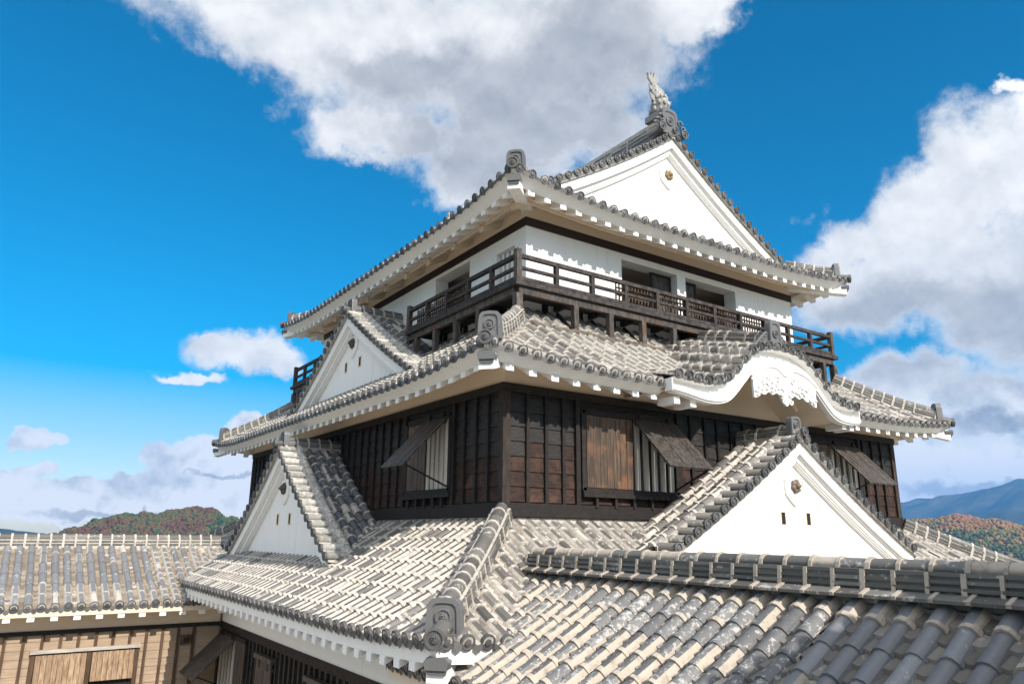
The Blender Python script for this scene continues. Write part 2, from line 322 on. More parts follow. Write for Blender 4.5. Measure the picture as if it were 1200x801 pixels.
def tile_row(mb, P, t0, t1, r, seg=0.28, pc=0.85, ps=0.8, pj=None):
    """one row of round cover tiles from t0 (low) to t1 (high); pc chance of a plaster collar, ps of plaster flanks"""
    n = max(1, int(round((t1-t0)/seg))); dt = (t1-t0)/n; wide = random.random() < 0.88; tone = random.random()
    for k in range(n):
        a, b = P(t0+k*dt), P(t0+(k+1)*dt); d = nrm(b-a)
        side = P.side; nn = np.cross(side, d); nn = nn if nn[2] > 0 else -nn
        j = random.uniform(-0.006, 0.006); a = a+side*j; b = b+side*random.uniform(-0.004, 0.004)
        rn = 0.45*tone+0.55*random.random(); r0 = r*random.uniform(0.98, 1.04); r1 = r*0.93
        vs = [a+side*p*r0+nn*(q*r0+0.012) for p, q in PROF]+[b+side*p*r1+nn*q*r1 for p, q in PROF]
        pp = ps if pj is None else pj(t0+k*dt, t1)[1]
        plas = random.random() < pp
        F = lambda i: (i, i+1, 8+i, 7+i)
        if plas:
            w1 = wide if random.random() < 0.9 else not wide; cov = random.random() < 0.05; mb.add(vs, [F(2), F(3)], 1 if cov else 0, rn, True)
            pr = 0.2+0.6*random.random(); mb.add(vs, [F(0), F(5)], 1, pr); mb.add(vs, [F(1), F(4)], 1 if w1 else 0, pr if w1 else rn, True)
        else:
            mb.add(vs, [F(1), F(2), F(3), F(4)], 0, rn, True); mb.add(vs, [F(0), F(5)], 0, rn)
        pcc = pc if pj is None else pj(t0+k*dt, t1)[0]
        if random.random() < pcc:
            w = random.uniform(0.035, 0.06); rr = r0*1.055; e = a+d*w; a2 = a-d*0.008
            vs2 = [a2+side*p*rr+nn*(q*rr+0.012) for p, q in PROF]+[e+side*p*rr*0.97+nn*(q*rr*0.97+0.01) for p, q in PROF]
            mb.add(vs2, [F(i) for i in range(6)]+[tuple(range(7)), tuple(range(13, 6, -1))], 1, None)
        else: mb.add(vs[:7], [tuple(range(7))], 0, rn)
def flat_gap(mb, PL, PR, t0, t1, step=0.135, mfl=2, pw=0.25, hs_=(0.026, 0.036)):
    n = max(1, int(math.ceil((t1-t0)/step))); dt = (t1-t0)/n
    for k in range(n):
        a0, a1, b0, b1 = PL(t0+k*dt), PR(t0+k*dt), PL(t0+(k+1)*dt), PR(t0+(k+1)*dt)
        h = UP*random.uniform(*hs_)*(step/0.135)**0.5; s = UP*-0.022; m0, m1 = (a0+a1)/2+s, (b0+b1)/2+s
        vs = [a0+h, m0+h, a1+h, b0, m1, b1, a0-UP*0.01, m0-UP*0.01, a1-UP*0.01]
        mb.add(vs, [(0, 1, 4, 3), (1, 2, 5, 4), (6, 7, 1, 0), (7, 8, 2, 1)], 1 if random.random() < pw else mfl, None)
class Side:
    """one slope of a roof: corner o, eave direction e, inward direction n, eave length L, height z(u, t)"""
    def __init__(s, o, e, n, L, z): s.o, s.e, s.n, s.L, s.z = V(*o, 0), V(*e, 0), V(*n, 0), L, z
    def P(s, u, t, dz=0): 
        q = s.o+s.e*u+s.n*t; q[2] = s.z(u, t)+dz; return q
    def row(s, u):
        def f(t): return s.P(u, t)
        f.side = s.e; return f
def roof_side(mb, S, pitch, tmin, tmax, r=0.085, discR=0.1, u0=0.0, u1=None, eave=True, seg=0.28, pc=0.85, ps=0.8, pj=None, step=0.135, pw=0.25, lip=True, skip=None):
    u1 = S.L if u1 is None else u1
    n = int(round((u1-u0)/pitch)); p = (u1-u0)/n
    us = [u0+(i+0.5)*p for i in range(n)]
    for i, u in enumerate(us):
        a, b = tmin(u), tmax(u)
        if b-a > 0.12 and not (skip and skip(u)):
            f = S.row(u); tile_row(mb, f, a, b, r, seg, pc, ps, pj)
            if eave and a < 0.05:
                c = S.P(u, a, r*0.42); ax = -nrm(S.P(u, a+0.3)-S.P(u, a)); disc(mb, c+ax*0.035, ax*V(1, 1, 0.5), discR)
    edges = [u0]+us+[u1]
    for i in range(len(edges)-1):
        ua, ub = edges[i], edges[i+1]; um = (ua+ub)/2
        if skip and skip(um): continue
        a, b = tmin(um), tmax(um)
        if b-a < 0.05: continue
        da = 0.0 if i == 0 else r*0.75; db = 0.0 if i == len(edges)-2 else r*0.75
        flat_gap(mb, S.row(ua+da), S.row(ub-db), a-0.01, b+0.06, step, 2, pw)
        if eave and lip and a < 0.05:      # hanging lip of the flat eave tile
            A, B = S.P(ua+r, a, 0.02), S.P(ub-r, a, 0.02); M = (A+B)/2-UP*0.03; ax = -S.n*0.03
            dn = UP*-0.075
            mb.add([A+ax, M+ax, B+ax, A+ax+dn, M+ax+dn*1.1, B+ax+dn, A, M, B], [(0, 1, 4, 3), (1, 2, 5, 4), (0, 6, 7, 1), (1, 7, 8, 2)], 3, None)
def sweep(mb, S, prof, u0=None, u1=None, step=0.35, m=0, mitre=True, r=None, m2=None):
    """carry an open section [(t, dz), ...] along the eave; t also mitres the ends at the hips"""
    a0 = 0.0 if u0 is None else u0; a1 = S.L if u1 is None else u1
    n = max(2, int((a1-a0)/step)); k = len(prof); vs = []
    for i in range(n+1):
        for t, dz in prof:
            lo = max(a0, t) if (mitre and u0 is None) else a0; hi = min(a1, S.L-t) if (mitre and u1 is None) else a1
            vs.append(S.P(lo+(hi-lo)*i/n, t, dz))
    mb.add(vs, [(i*k+j, i*k+j+1, (i+1)*k+j+1, (i+1)*k+j) for i in range(n) for j in ((0,) if m2 is not None else range(k-1))], m, 0.2 if r is None else r)
    if m2 is not None: mb.add(vs, [(i*k+j, i*k+j+1, (i+1)*k+j+1, (i+1)*k+j) for i in range(n) for j in range(1, k-1)], m2, 0.2 if r is None else r)
def arc(r, n=6, cx=0.0, cz=0.0): return [(cx+r*math.cos(math.pi*k/n), cz+r*math.sin(math.pi*k/n)) for k in range(n+1)]
def ridge(mb, pts, side, w=0.3, h=0.18, r=0.09, layers=3, seg=0.29, pc=0.9, core=1, capm=0.0, gap=0.42, cwid=1.0):
    """a stacked ridge: layers of thin tiles with mortar between, round caps and plaster collars (slots 0 tile, 1 plaster)"""
    pts = [np.asarray(p, float) for p in pts]; side = np.asarray(side, float)
    L = [0.0]
    for a, b in zip(pts, pts[1:]): L.append(L[-1]+np.linalg.norm(b-a))
    def at(s):
        for i in range(len(pts)-1):
            if s <= L[i+1] or i == len(pts)-2:
                return pts[i]+(pts[i+1]-pts[i])*((s-L[i])/(L[i+1]-L[i]))
    n = max(1, int(round(L[-1]/seg)))
    for k in range(n):
        a, b = at(L[-1]*k/n), at(L[-1]*(k+1)/n); d = nrm(b-a); u = np.cross(side, d); u = u if u[2] > 0 else -u
        mb.prism(a, b, side, u, [(-w*0.43, -0.12), (w*0.43, -0.12), (w*0.40, h), (-w*0.40, h)], core, None)
        for j in range(layers):
            z0 = h*(j+gap)/layers; z1 = h*(j+0.95)/layers; hw = w/2*(1-0.06*j)
            off = random.uniform(-0.004, 0.004)
            mb.prism(a+side*off+d*0.004, b+side*off-d*0.004, side, u, [(-hw, z0), (hw, z0), (hw, z1), (-hw, z1)], 0, None)
        rr = r*random.uniform(0.97, 1.03)
        mb.prism(a, b, side, u, arc(rr, 6, 0, h-0.005), 1 if random.random() < capm else 0, None, True, True)
        if random.random() < pc:
            cw = random.uniform(0.030, 0.05)*cwid; e = a+d*cw; g = 0.010
            mb.prism(a-d*0.01, e, side, u, [(-w/2-g, -0.03), (-w/2*(1-0.06*(layers-1))-g, h*0.97), (-rr-g, h)]+[(-x, z) for x, z in arc(rr+g, 6, 0, h)][1:-1]+[(rr+g, h), (w/2*(1-0.06*(layers-1))+g, h*0.97), (w/2+g, -0.03)], 1, None)
def oni(mb, pos, face, w=0.42, h=0.5, wings=0.0, thick=0.12, m=0):
    """ridge-end ornament: arched slab with a sunk panel and a raised crest"""
    face = nrm(np.asarray(face, float)); s = np.cross(UP, face); pos = np.asarray(pos, float); r = random.random()*0.5+0.2
    def outline(k, z0): return [(-w/2*k, z0), (-w*0.49*k, h*0.30), (-w*0.47*k, h*(0.5+0.22*k)), (-w*0.43*k, h*(0.5+0.38*k)), (-w*0.32*k, h*(0.5+0.48*k)), (0, h*(0.5+0.51*k)), (w*0.32*k, h*(0.5+0.48*k)), (w*0.43*k, h*(0.5+0.38*k)), (w*0.47*k, h*(0.5+0.22*k)), (w*0.49*k, h*0.30), (w/2*k, z0)]
    O, I, J = outline(1, 0), outline(0.74, h*0.10), outline(0.66, h*0.13); n = len(O)
    mb.prism(pos-face*thick, pos, s, UP, O, m, r)
    vs = [pos+s*x+UP*z+face*0.0015 for x, z in O]+[pos+s*x*0.97+UP*z*0.985+face*0.03 for x, z in O]+[pos+s*x+UP*z+face*0.03 for x, z in I]+[pos+s*x+UP*z+face*0.004 for x, z in J]
    fs = []
    for q in range(3):
        fs += [(q*n+i, q*n+(i+1) % n, (q+1)*n+(i+1) % n, (q+1)*n+i) for i in range(n)]
    fs.append(tuple(range(3*n, 4*n))); mb.add(vs, fs, m, r)
    disc(mb, pos+UP*h*0.52+face*0.035, face, w*0.23, m, 0.03, 14, r, True)
    if wings:
        for sg in (-1, 1):
            for q in range(5):
                pts = []; rs = []
                for k in range(9):
                    th = k*0.62; rr = wings*(0.20-0.02*k)
                    pts.append(pos-face*0.05+s*sg*(w/2+wings*(0.12+0.2*q)+rr*math.cos(th))+UP*(h*0.42-wings*0.17*q+rr*math.sin(th))); rs.append(wings*(0.075-0.005*k))
                mb.tube(pts, rs, m, r, 6)
            mb.prism(pos-face*0.10, pos-face*0.05, s, UP, [(sg*w*0.4, 0), (sg*(w/2+wings), -h*0.25), (sg*(w/2+wings*0.95), -h*0.05), (sg*(w/2+wings*0.5), h*0.4), (sg*w*0.4, h*0.62)], m, r)
def toribusuma(mb, pos, face, r=0.1, L=0.3):
    """round tile that juts out under a ridge-end ornament"""
    face = nrm(np.asarray(face, float)); pos = np.asarray(pos, float)
    mb.tube([pos-face*L, pos], [r*0.86, r*0.86], 0, 0.5, 12); disc(mb, pos+face*0.03, face, r, 3, 0.06, 14, 0.6, True)

KEEP_W, KEEP_L = 12.7, 15.6
CX, CY = KEEP_W/2, KEEP_L/2
def tier(x0, y0, zmid, rise, H, T, ref=3.4):
    """four slopes of a hipped roof round the keep; eave corner (x0, y0) and its mirror images"""
    x1, y1 = KEEP_W-x0, KEEP_L-y0; lx, ly = x1-x0, y1-y0
    def mk(L):
        def z(u, t):
            d = max(0.0, 1-max(0, min(u, L-u))/ref)
            return zmid+rise(t)+H*d**2.1*max(0.0, 1-max(t, 0)/T)
        return z
    return dict(front=Side((x0, y0), (1, 0), (0, 1), lx, mk(lx)), left=Side((x0, y1), (0, -1), (1, 0), ly, mk(ly)),
                right=Side((x1, y0), (0, 1), (-1, 0), ly, mk(ly)), back=Side((x1, y1), (-1, 0), (0, -1), lx, mk(lx)))
ROOFM = [TILE, JOINT, FLAT, DISC]
def eave_parts(S, wall_t, parent, teeth=0.42, ranges=None, purlin=False, f1=0.31, f2=0.43, fx=0.235, single=False):
    """white eave board and soffit of one slope; rafter ends as parts of their own where single, else worked into the board"""
    for rg in (ranges or [(None, None)]):
        mb = MB()
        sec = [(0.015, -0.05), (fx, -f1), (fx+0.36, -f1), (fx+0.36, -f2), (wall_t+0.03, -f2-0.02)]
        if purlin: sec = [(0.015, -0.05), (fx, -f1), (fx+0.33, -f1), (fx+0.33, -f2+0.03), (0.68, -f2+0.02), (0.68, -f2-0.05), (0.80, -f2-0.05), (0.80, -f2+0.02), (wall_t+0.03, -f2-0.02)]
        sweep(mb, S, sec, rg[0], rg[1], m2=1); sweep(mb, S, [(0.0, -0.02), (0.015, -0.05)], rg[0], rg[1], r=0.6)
        a = 0.62 if rg[0] is None else rg[0]+0.15; b = S.L-0.62 if rg[1] is None else rg[1]-0.15
        n = int((b-a)/teeth)
        for i in range(n+1):
            u = a+(b-a)*i/n; A = S.P(u, fx-0.025, -f1+0.012); B = S.P(u, fx+0.40, -f1+0.004)
            rf = MB() if single else mb
            rf.prism(A, B, S.e, UP, [(-0.08, 0), (0.08, 0), (0.08, -0.105), (-0.08, -0.105)], 0, 0.1)
            if single: rf.build('rafter_end', WHITE, parent)
        if purlin == 2:
            k = int((b-a)/1.3)
            for i in range(k+1):
                u = a+0.3+(b-a-0.6)*i/k; A = S.P(u, 0.64, -f2-0.0); B = S.P(u, wall_t+0.02, -f2-0.0)
                mb.prism(A, B, S.e, UP, [(-0.09, 0), (0.09, 0), (0.09, -0.15), (-0.09, -0.15)], 1, 0.1)
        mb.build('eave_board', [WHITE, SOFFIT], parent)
def hip(S, T, parent, t0=0.25, onih=0.42, w=0.34, h=0.2, r=0.1, cap=True, flip=False, drop=0.0):
    """hip ridge along the corner between two slopes, with its end ornament, corner disc and hip rafter"""
    def P(t): return S.P(t if not flip else S.L-t, t)
    mb = MB(); pts = [P(t0+(T-t0)*i/8)+UP*0.06 for i in range(9)]
    d = pts[-1]-pts[0]; d[2] = 0; d = nrm(d); side = np.cross(d, UP)
    ridge(mb, pts, side, w, h, r)
    mb.build('hip_ridge', [TILE, JOINT], parent)
    on = MB(); p0 = P(t0)+UP*0.04; oni(on, p0-d*0.15-UP*(0.05+drop), -d, w*1.22, onih+0.04); on.build('ridge_end_tile', ONI, parent)
    cd_ = MB(); c = P(0.0)+UP*0.06
    cd_.prism(P(t0)+UP*0.04, c-d*0.02, side, UP, [(0.11*a, 0.11*b) for a, b in PROF], 0, 0.4, True, True)
    disc(cd_, c-d*0.06, -d+V(0, 0, 0.0), 0.125, 3, 0.07, 16, 0.5, True)
    cd_.build('corner_tile', [TILE, JOINT, FLAT, DISC], parent)
    hr = MB(); A = P(0.06)+UP*-0.2+d*0.02; B = P(1.25)+UP*-0.33
    hr.prism(A, B, side, UP, [(-0.13, 0), (0.13, 0), (0.13, -0.26), (-0.13, -0.26)], 0, 0.1)
    hr.build('hip_rafter', WHITE, parent)
    if cap:
        hc = MB(); hc.prism(A-d*0.07, A+d*0.14, side, UP, [(-0.13, -0.11), (0.13, -0.11), (0.15, -0.02), (0.11, 0.03), (-0.11, 0.03), (-0.15, -0.02)], 0, 0.4)
        hc.prism(A-d*0.04, A+d*0.1, side, UP, [(-0.11, -0.165), (0.11, -0.165), (0.12, -0.112), (-0.12, -0.112)], 0, 0.2)
        hc.build('hip_rafter_cap', ONI, parent)

# ------------------------------------------------------------------ gables
def frameF(y0): return lambda X, Y, Z: V(CX+X, y0+Y, Z)
def frameB(y0): return lambda X, Y, Z: V(CX-X, y0-Y, Z)
def frameL(x0): return lambda X, Y, Z: V(x0+Y, CY-X, Z)
def gable(F, hw, z0, z1, depth, parent, rows=True, curve=0.14, zp=None, oh=0.5, ow=0.4, boss=GOLD, loop=None, wallY=0.28, ridge_h=0.15, base=0.5, bossz=None, dark=False, name='gable', ridge_on=True, boss_s=1.0, rowext=0.15, tl=None):
    def zpf(a):
        s = a/hw; return z1-(z1-z0)*(s*(1+curve)-curve*s*s)
    zp = zp or zpf
    ex = nrm(F(1, 0, 0)-F(0, 0, 0)); ey = nrm(F(0, 1, 0)-F(0, 0, 0))
    g = MB()
    N = 14; xs = [hw*i/N for i in range(-N, N+1)]
    if rows:
        for sg in (-1, 1):
            nY = max(1, int(round((depth-0.62)/0.27))); dY = (depth-0.62)/nY
            top = hw-0.12
            def mkrow(Y, sg=sg):
                def f(t): return F(sg*(hw+rowext-t), Y, zp(hw+rowext-t))
                f.side = ey; return f
            ys = [0.62+dY*(i+0.5) for i in range(nY)]
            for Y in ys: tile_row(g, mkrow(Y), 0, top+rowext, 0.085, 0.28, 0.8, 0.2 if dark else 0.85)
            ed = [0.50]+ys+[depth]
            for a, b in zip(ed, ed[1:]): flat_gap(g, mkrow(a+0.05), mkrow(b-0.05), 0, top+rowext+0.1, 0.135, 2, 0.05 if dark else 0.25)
    else:
        pass
    if rows: root = g.build(name, [TILE_D if dark else TILE, JOINT, FLAT, DISC], parent)
    # wall
    gw = MB(); lo = z0-base
    vs = [F(x, wallY, zp(abs(x))-0.12) for x in xs]+[F(x, wallY, lo) for x in xs]; n = len(xs)
    gw.add(vs, [(i, i+1, n+i+1, n+i) for i in range(n-1)], 0, 0.1)
    if not rows: root = gw.build(name, WHITE, parent)
    else: gw.build('gable_wall', WHITE, root)
    # barge boards: stepped mouldings
    bb = MB(); sec = [(-0.02, -0.10), (0.05, -0.10), (0.05, -0.36), (0.11, -0.365), (0.11, -0.40), (0.15, -0.40), (0.15, -0.50), (0.18, -0.505), (0.18, -0.535), (0.21, -0.54), (0.21, -0.565), (wallY+0.02, -0.57)]
    k = len(sec); vs = [F(x, Y, zp(abs(x))+dz) for x in xs for Y, dz in sec]
    bb.add(vs, [(i*k+j, i*k+j+1, (i+1)*k+j+1, (i+1)*k+j) for i in range(len(xs)-1) for j in range(k-1)], 0, 0.1)
    bb.build('bargeboard', WHITE, root)
    # verge: plaster bed, round row and short outward tiles with discs
    vt = MB(); P0 = [F(x, 0, zp(abs(x))) for x in xs]
    for sg in (-1, 1):
        L = 0; s = 0.0; step = 0.285; a = hw-0.02
        length = 0; pts = []
        M = 200; prev = None
        for i in range(M+1):
            aX = hw*(1-i/M); q = F(sg*aX, 0, zp(aX))
            if prev is not None: length += np.linalg.norm(q-prev)
            pts.append((length, aX)); prev = q
        nT = int(length/step); 
        for i in range(nT):
            s = (i+0.35)*length/nT
            aX = next(x for l, x in pts if l >= s); zc = zp(aX)+0.045
            A = F(sg*aX, 0.42, zc); B = F(sg*aX, -0.06, zc-0.01)
            vt.tube([A, B], 0.078, 0, None, 9, True, True)
            disc(vt, B-ey*0.02, -ey, 0.092, 3, 0.05)
            aX2 = next((x for l, x in pts if l >= s+0.5*length/nT), 0); 
            if aX2 > 0.1:
                sl = nrm(F(sg*aX2, 0, zp(aX2))-F(sg*(aX2+0.05), 0, zp(aX2+0.05))); nn = np.cross(sl, ey); nn = nn if nn[2] > 0 else -nn
                vt.obox(F(sg*aX2, 0, zp(aX2)), sl, ey, nn, (-0.075, 0.075), (-0.03, 0.36), (-0.07, 0.03), 0)
        f = [(0.34, -0.02), (0.34, 0.10), (0.50, 0.12), (0.56, 0.02)]
        q = [x for x in xs if x*sg >= 0]; vs = [F(x, Y, zp(abs(x))+dz) for x in q for Y, dz in f]
        vt.add(vs, [(i*4+j, i*4+j+1, (i+1)*4+j+1, (i+1)*4+j) for i in range(len(q)-1) for j in range(3)], 1, 0.9)
        vs = [F(x, Y, zp(abs(x))+dz) for x in q for Y, dz in ((-0.0, -0.03), (0.36, -0.03), (0.36, -0.10), (-0.02, -0.10), (-0.02, -0.03))]
        vt.add(vs, [(i*5+j, i*5+j+1, (i+1)*5+j+1, (i+1)*5+j) for i in range(len(q)-1) for j in range(4)], 1, 0.3)
        def rw(t, sg=sg): return F(sg*(hw-t), 0.47, zp(hw-t)+0.10)
        rw.side = ey; tile_row(vt, rw, 0, hw-0.1, 0.07, 0.28, 0.7, 0.3)
    vt.build('verge_tiles', [tl or TILE, JOINT, FLAT, DISC], root)
    zr = zp(0)+0.02
    if ridge_on:
        rg = MB(); ridge(rg, [F(0, 0.12, zr), F(0, depth, zr)], ex, 0.34, ridge_h, 0.1)
        rg.build('gable_ridge', [TILE_D if dark else TILE, JOINT], root)
    on = MB(); oni(on, F(0, 0.10, zr+0.02), -ey, ow, oh); on.build('ridge_end_tile', ONI, root)
    tb = MB(); toribusuma(tb, F(0, -0.10, zr+0.06), -ey, 0.1); tb.build('corner_tile', [TILE, JOINT, FLAT, DISC], root)
    # carved boss under the peak and its relief brackets
    bz = bossz if bossz is not None else z1-1.2
    b = MB(); c = F(0, wallY-0.03, bz); S_ = boss_s
    for q in range(6):
        th = q*math.pi/3+0.3; p = c+ex*0.085*S_*math.cos(th)+UP*0.085*S_*math.sin(th)-ey*0.03
        b.blob(p, 0.065*S_, 0.065*S_, 0.065*S_, 0, None, q+3, 0.15)
    b.blob(c-ey*0.08, 0.07*S_, 0.07*S_, 0.07*S_, 0, 0.1, 2, 0.2); b.tube([c, c-ey*0.16], [0.035, 0.025], 0, 0.2, 7)
    b.build('carved_boss', boss, root)
    rl = MB()
    for sg in (-1, 1):
        for sh in ([(0.30, 0.12), (0.29, -0.02), (0.27, -0.14), (0.20, -0.2), (0.10, -0.27), (0.0, -0.33)],):
            pts = [F(sg*x*S_, wallY-0.02, bz+z*S_*1.15) for x, z in sh]
            for u_, v_ in zip(pts, pts[1:]): rl.bar(u_, v_, 0.05, 0.06, 0, 0.1, tuple(ey))
    rl.prism(c+ey*0.03, c-ey*0.012, ex, UP, [(-0.25*S_, 0.2), (-0.25*S_, -0.16*S_), (-0.1*S_, -0.28*S_), (0, -0.36*S_), (0.1*S_, -0.28*S_), (0.25*S_, -0.16*S_), (0.25*S_, 0.2)], 0, 0.1)
    rl.build('relief_bracket', WHITE, root)
    if loop:
        for X in loop[0]:
            z = loop[1]; h_ = 0.12; w_ = 0.065
            lp = MB()
            for a, b2, c2, d2 in ((-w_-0.03, -w_, -h_-0.03, h_+0.03), (w_, w_+0.03, -h_-0.03, h_+0.03), (-w_, w_, h_, h_+0.03), (-w_, w_, -h_-0.03, -h_)):
                lp.obox(F(X, wallY, z), ex, ey, UP, (a, b2), (-0.012, 0.05), (c2, d2), 0, 0.3)
            lp.obox(F(X, wallY, z), ex, ey, UP, (-w_, w_), (-0.004, 0.02), (-h_, h_), 1, 0)
            lp.build('loophole', [SOFFIT, INTER], root)
    return root

# ================================================================== THE SETTING
def structure(o): o['kind'] = 'structure'; return o
def hnoise(x, y, seed=0):
    v = 0; a = 1; f = 1
    for k in range(5):
        v += a*math.sin(x*f*1.3+seed*1.7+k*2.1+1.6*math.sin(y*f*0.9+k+seed))*math.cos(y*f*1.15-k*1.3+seed*0.6+1.1*math.sin(x*f*0.7)); a *= 0.5; f *= 2.03
    return v
def ground_fn(b, co, r):
    far = b.mix(b.m('MULTIPLY', b.ss(b.noise(co, 0.004, 6, 0.7), 0.45, 0.7), 0.8), C4((0.09, 0.10, 0.06)), C4((0.16, 0.15, 0.13)))
    ln = b.n('ShaderNodeVectorMath', operation='LENGTH'); b.link(co, ln.inputs[0])
    return b.mix(b.ss(ln.outputs['Value'], 38.0, 48.0), C4((0.48, 0.43, 0.35)), far)      # castle yard gravel, made pale to bounce light under the eaves; then fields
FIELD = mat('plain', ground_fn, 0.95)
def forest_fn(b, co, r):
    n = b.noise(co, 0.012, 5, 0.6); n_ = b.noise(co, 0.09, 4, 0.7)
    c = b.ramp(n, [(0.36, (0.035, 0.06, 0.022)), (0.48, (0.055, 0.075, 0.028)), (0.55, (0.12, 0.055, 0.026)), (0.66, (0.15, 0.07, 0.03))])
    c = b.mix(b.m('MULTIPLY', b.ss(n_, 0.55, 0.7), 0.6), c, (0.14, 0.13, 0.035, 1))
    return b.mix(b.m('MULTIPLY', r, 0.6), c, (0.02, 0.03, 0.014, 1))
def crown_fn(b, co, r):
    n = b.noise(co, 0.010, 3, 0.6)
    t = b.m('ADD', b.m('ADD', b.m('MULTIPLY', r, 0.38), 0.23), b.m('MULTIPLY', b.m('SUBTRACT', n, 0.5), 2.4), None, True)
    return b.ramp(t, [(0.0, (0.018, 0.035, 0.012)), (0.30, (0.04, 0.062, 0.018)), (0.45, (0.085, 0.088, 0.024)), (0.58, (0.115, 0.062, 0.026)), (0.78, (0.078, 0.038, 0.022)), (1.0, (0.125, 0.08, 0.036))])
CROWN = mat('autumn_crowns', crown_fn, 0.95, 0.05)
FOREST = mat('forest_slope', forest_fn, 0.95, 0.05)
MOUNT = mat('mountain_forest', lambda b, co, r: b.mix(b.ss(b.noise(co, 0.004, 6, 0.65), 0.35, 0.7), (0.02, 0.035, 0.022, 1), (0.075, 0.075, 0.04, 1)), 0.95, 0.05)
GZ = -95.0
g = MB(); rings = [0, 12, 25, 40, 70, 120, 200, 350, 600, 1200, 2500, 5000, 9000, 14000]; NA = 48; vs = []
def gz(rr): return -9.5 if rr <= 40 else max(GZ, -9.5-(rr-40)*0.55)
for rr in rings: vs += [V(CX+rr*math.cos(2*math.pi*k/NA), CY+rr*math.sin(2*math.pi*k/NA), gz(rr)) for k in range(NA)]
g.add(vs, [(i*NA+k, i*NA+(k+1) % NA, (i+1)*NA+(k+1) % NA, (i+1)*NA+k) for i in range(len(rings)-1) for k in range(NA)], 0, 0.3)
structure(g.build('ground', FIELD))
def hill(name, c, ax, La, Lb, prof, seed, matl, amp=0.05, nu=90, nv=26, label=None):
    """ridge-like hill: crest heights prof[(s, z)] along axis ax (radians), half width Lb"""
    m = MB(); vs = []; ca, sa = math.cos(ax), math.sin(ax)
    ss = [p[0] for p in prof]; zz = [p[1] for p in prof]
    def at(s, w):
        h = np.interp(s, ss, zz)-GZ; q = max(0.0, 1-abs(w)**1.7)
        return GZ-2+h*q*(1+amp*hnoise(s*0.02*200/La*5, w*3, seed))
    for i in range(nu+1):
        s = ss[0]+(ss[-1]-ss[0])*i/nu
        for j in range(nv+1):
            w = -1+2*j/nv; vs.append(V(c[0]+ca*s-sa*w*Lb, c[1]+sa*s+ca*w*Lb, at(s, w)))
    k = nv+1
    m.add(vs, [(i*k+j, i*k+j+1, (i+1)*k+j+1, (i+1)*k+j) for i in range(nu) for j in range(nv)], 0, 0.3, True)
    o = structure(m.build(name, matl))
    return o, (lambda s, w: V(c[0]+ca*s-sa*w*Lb, c[1]+sa*s+ca*w*Lb, at(s, w)))
CROWN_O = mat('orange_crowns', lambda b, co, r: b.ramp(b.m('ADD', b.m('MULTIPLY', r, 0.55), b.m('MULTIPLY', b.m('SUBTRACT', b.noise(co, 0.009, 3, 0.6), 0.38), 2.0), None, True), [(0.0, (0.04, 0.06, 0.018)), (0.25, (0.085, 0.10, 0.03)), (0.45, (0.20, 0.145, 0.05)), (0.65, (0.26, 0.13, 0.055)), (0.85, (0.20, 0.085, 0.045)), (1.0, (0.28, 0.18, 0.08))]), 0.95, 0.05)
def woods(name, at, s0, s1, n, r0, r1, seed, label, w0=-0.95, w1=0.3, cm=None):
    rr = random.Random(seed); m = MB()
    for i in range(n):
        s = rr.uniform(s0, s1); w = rr.uniform(w0, w1); p = at(s, w); r_ = rr.uniform(r0, r1)
        m.blob(p+V(0, 0, r_*0.35), r_, r_, r_*rr.uniform(0.75, 1.15), 0, rr.random(), rr.randrange(10**6), 0.28, 6, 4)
    o = m.build(name, cm or CROWN); o['kind'] = 'stuff'; o['label'] = label; o['category'] = 'woodland'
    return o
# left hill: seen between x=85 and x=280 in the picture, about 1.2 km off
_, atL = hill('hill', (170, 1200), 0.0, 200, 210, [(-260, -60), (-130, -14), (-88, 2), (-40, 18), (0, 25), (30, 27), (55, 32), (90, 34), (120, 23), (150, 15), (260, 2), (420, -20)], 3, FOREST, 0.03)
woods('woodland', atL, -200, 300, 9000, 1.8, 3.6, 5, 'reddish brown and green autumn wood covering the hill left of the keep', -0.75, 0.25)
hill('hill', (-420, 2900), 0.0, 600, 420, [(-900, -14), (-500, 6), (-250, 13), (0, -2), (180, 9), (330, 22), (480, 0), (800, -40)], 9, MOUNT, 0.03)
_, atR = hill('hill', (1500, 640), math.pi/2, 300, 260, [(-420, -50), (-200, 8), (-60, 22), (20, 40), (70, 41), (110, 36), (150, 26), (230, 0), (420, -60)], 5, FOREST, 0.03)
woods('woodland', atR, -330, 330, 9500, 2.2, 4.4, 8, 'orange brown and green autumn wood on the hill right of the keep', -0.3, 0.8, CROWN_O)
hill('mountain_range', (6000, 2700), math.pi/2, 1500, 1300, [(-1500, 420), (-900, 465), (-400, 405), (-170, 340), (80, 322), (200, 312), (340, 296), (540, 268), (800, 200), (1300, 120)], 2, MOUNT, 0.05, 160, 40)
hill('mountain_range', (4300, 1750), math.pi/2, 900, 600, [(-1200, 150), (-700, 170), (-300, 175), (0, 150), (200, 128), (430, 105), (600, 60), (900, -40)], 12, MOUNT, 0.05, 120, 30)
